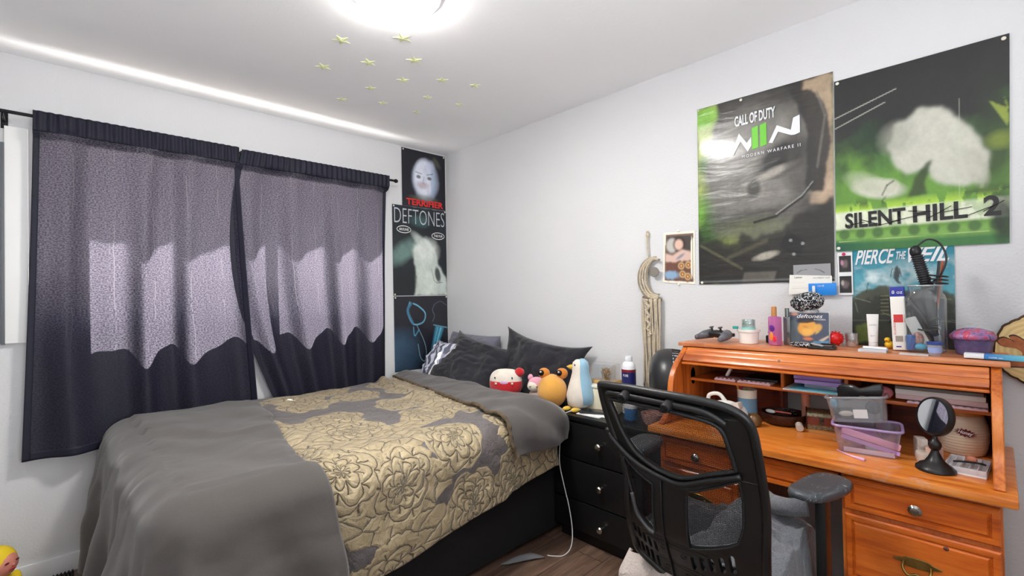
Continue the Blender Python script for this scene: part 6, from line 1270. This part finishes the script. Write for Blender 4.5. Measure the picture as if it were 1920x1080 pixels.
def scuffpad():
    m_,t_,b_=newmat('scuffed pad'); _M['scuffed pad']=m_; co=t_.N('ShaderNodeTexCoord').outputs['Object']
    n=t_.N('ShaderNodeTexNoise',Vector=t_.N('ShaderNodeMapping',Vector=co,Scale=(1,3.2,1),Rotation=(0,0,0.5)).outputs[0],Scale=22.0,Detail=4.0,Distortion=1.2)
    l=t_.math('ABSOLUTE',t_.math('SUBTRACT',n.outputs[0],0.56)); f=t_.ramp(l,[(0.0,(1,1,1,1)),(0.010,(0,0,0,1))]); g_=t_.math('GREATER_THAN',t_.N('ShaderNodeTexNoise',Vector=co,Scale=14.0).outputs[0],0.52)
    t_.l.new(t_.mix(t_.math('MULTIPLY',f,g_),srgb(66,70,74),srgb(196,200,202)),b_.inputs['Base Color']); b_.inputs['Roughness'].default_value=.42
    bp_=t_.N('ShaderNodeBump',Height=n.outputs[0],Strength=.25,Distance=.004); t_.l.new(bp_.outputs[0],b_.inputs['Normal']); return m_
def arm(y,sg,rz):
    Ma=T(-0.715,y,0.706,0,0,rz)
    vv_=[];ff=[];nn=36
    for (s,z) in ((0.80,-0.016),(0.97,-0.012),(1.0,-0.003),(0.96,0.007),(0.80,0.011),(0.4,0.008),(0.01,0.007)):
        for k in range(nn):
            a_=2*PI*k/nn; e=3.2; kk=(abs(math.cos(a_))**e+abs(math.sin(a_))**e)**(-1/e); x=0.118*s*kk*math.cos(a_); yy=0.056*s*kk*math.sin(a_)*(1+0.12*math.cos(a_)); vv_.append((x,yy,z+0.006*(x/0.12)**2))
    for i in range(6):
        for j in range(nn): ff.append((i*nn+j,i*nn+(j+1)%nn,(i+1)*nn+(j+1)%nn,(i+1)*nn+j))
    ff.append(tuple(range(nn-1,-1,-1))); ff.append(tuple(6*nn+j for j in range(nn)))
    am=G().add(vv_,ff,Ma).obj('armrest',_M.get('scuffed pad') or scuffpad(),t,'all',True)
    p=G().box(-0.030,0.030,-0.014,0.014,0.40,0.690,0.006,M=T(-0.70,y+sg*0.004,0)).obj('arm_post',MCb,am,True,False)
    b_=G().box(-0.025,0.025,min(y,y-sg*0.14),max(y,y-sg*0.14),0.395,0.415,0.004,M=T(-0.72,0,0)).obj('arm_bracket',MCb,am,True,False)
arm(-2.770,-1,R(-12)); arm(-2.185,1,R(6))
G().tube([W3((0.21,-0.56),-0.02),Vector((-0.93,-2.48,0.43)),Vector((-0.84,-2.48,0.40))],0.022,10).obj('back_bracket',MCb,t,'all',True)
G().box(-0.84,-0.62,-2.56,-2.40,0.375,0.413,0.01).lathe([(0.026,0.10),(0.026,0.25),(0.017,0.25),(0.017,0.385)],20,M=T(-0.72,-2.48,0)).obj('mechanism',MCb,t,True,True)
for k in range(5):
    a_=2*PI*k/5+0.4; d=Vector((math.cos(a_),math.sin(a_),0)); c=Vector((-0.72,-2.48,0))
    lg=G().tube([c+d*0.02+Vector((0,0,0.125)),c+d*0.16+Vector((0,0,0.105)),c+d*0.28+Vector((0,0,0.078))],[0.026,0.020,0.015],10).obj('base_leg',MCb,t,'all',True)
    w_=G().lathe([(0.0,-0.012),(0.024,-0.010),(0.026,0),(0.024,0.010),(0,0.012)],18,M=Matrix.Translation(c+d*0.28+Vector((0,0,0.027)))@Euler((R(90),0,a_)).to_matrix().to_4x4()).tube([c+d*0.28+Vector((0,0,0.045)),c+d*0.28+Vector((0,0,0.08))],0.006,8).obj('caster',MCd,lg,True,False)
# clothes on the seat
def cloth_heap(name,lab,cx,cy,sx,sy,h,edge,m,seed,rz=0,cat='clothing'):
    def f(u,v):
        x=(u-.5)*2;y=(v-.5)*2; r=math.hypot(x,y); px_=cx+x*sx;py_=cy+y*sy
        dome=math.exp(-(r*1.15)**4); w=0.030*nz(x*2.4+seed,y*2.4,seed)+0.030*abs(nz(x*4+seed,y*3,2))+0.012*math.sin(6*(x*.6+y)+4*nz(x*1.3,y*1.3,seed))
        z=0.492+h*dome*(0.7+0.5*nz(x*1.5,y*1.5,seed+3))+w*(0.5+dome)
        z=max(z,0.494)
        over=max(0,(cy-0.0)-py_-edge) ; 
        if over>0: z-=over*2.6; py_=cy-edge-over*0.28
        return Vector((px_,py_,z))
    return tag(grid(name,80,80,f,m,None,thick=0.006),lab,cat)
MHG=fabric('heather grey fleece',(70,72,76),(140,142,147),sc=(260,),wr=.7,wsc=9)
cloth_heap('grey_sweater','heather grey sweater heaped on the chair seat over its right edge','',0,0,0,0,None,0) if 0 else None
cloth_heap('grey_sweater','heather grey sweater heaped on the chair seat over its right edge',-0.74,-2.62,0.20,0.20,0.10,0.105,MHG,2.0)
tag(G().tube(spline([(-0.60,-2.56,0.60),(-0.66,-2.62,0.60),(-0.70,-2.68,0.618),(-0.69,-2.735,0.628)],6),[0.030,0.031,0.031,0.030,0.030,0.030,0.029,0.029,0.029,0.028,0.028,0.027,0.026,0.026,0.026,0.026,0.026,0.025,0.024],14).obj('rolled_sock',MHG,None,'all'),'rolled grey sleeve lying across the top of the sweater','clothing')
tag(grid('dark_garment',50,50,lambda u,v:Vector((-0.93+0.36*u,-2.29-0.34*v,0.496+0.05*math.sin(PI*u)*math.sin(PI*v)+0.02*nz(u*3,v*3,7))),fabric('dark grey cloth',(50,50,54),(70,70,75),wr=.4,wsc=7),None,thick=0.006),'dark grey garment spread on the left half of the chair seat','clothing')
def tw(u,v):
    a=(u-.5)*0.20; z=0.418-v*0.40; y=-2.360-a*1.0-0.05*v*(u-.3)+0.012*math.sin(u*14+v)
    x=-0.965-0.020*math.sin(u*11+v*2)-0.03*v-(0.05*(1-v*9) if v<0.11 else 0)*-1
    return Vector((x,y,z))
tag(grid('towel',60,60,tw,mat('pale fleece',(206,192,184),0.95,bump=.8,bscale=160),None,thick=0.012),'pale beige towel hanging below the chair back','towel')
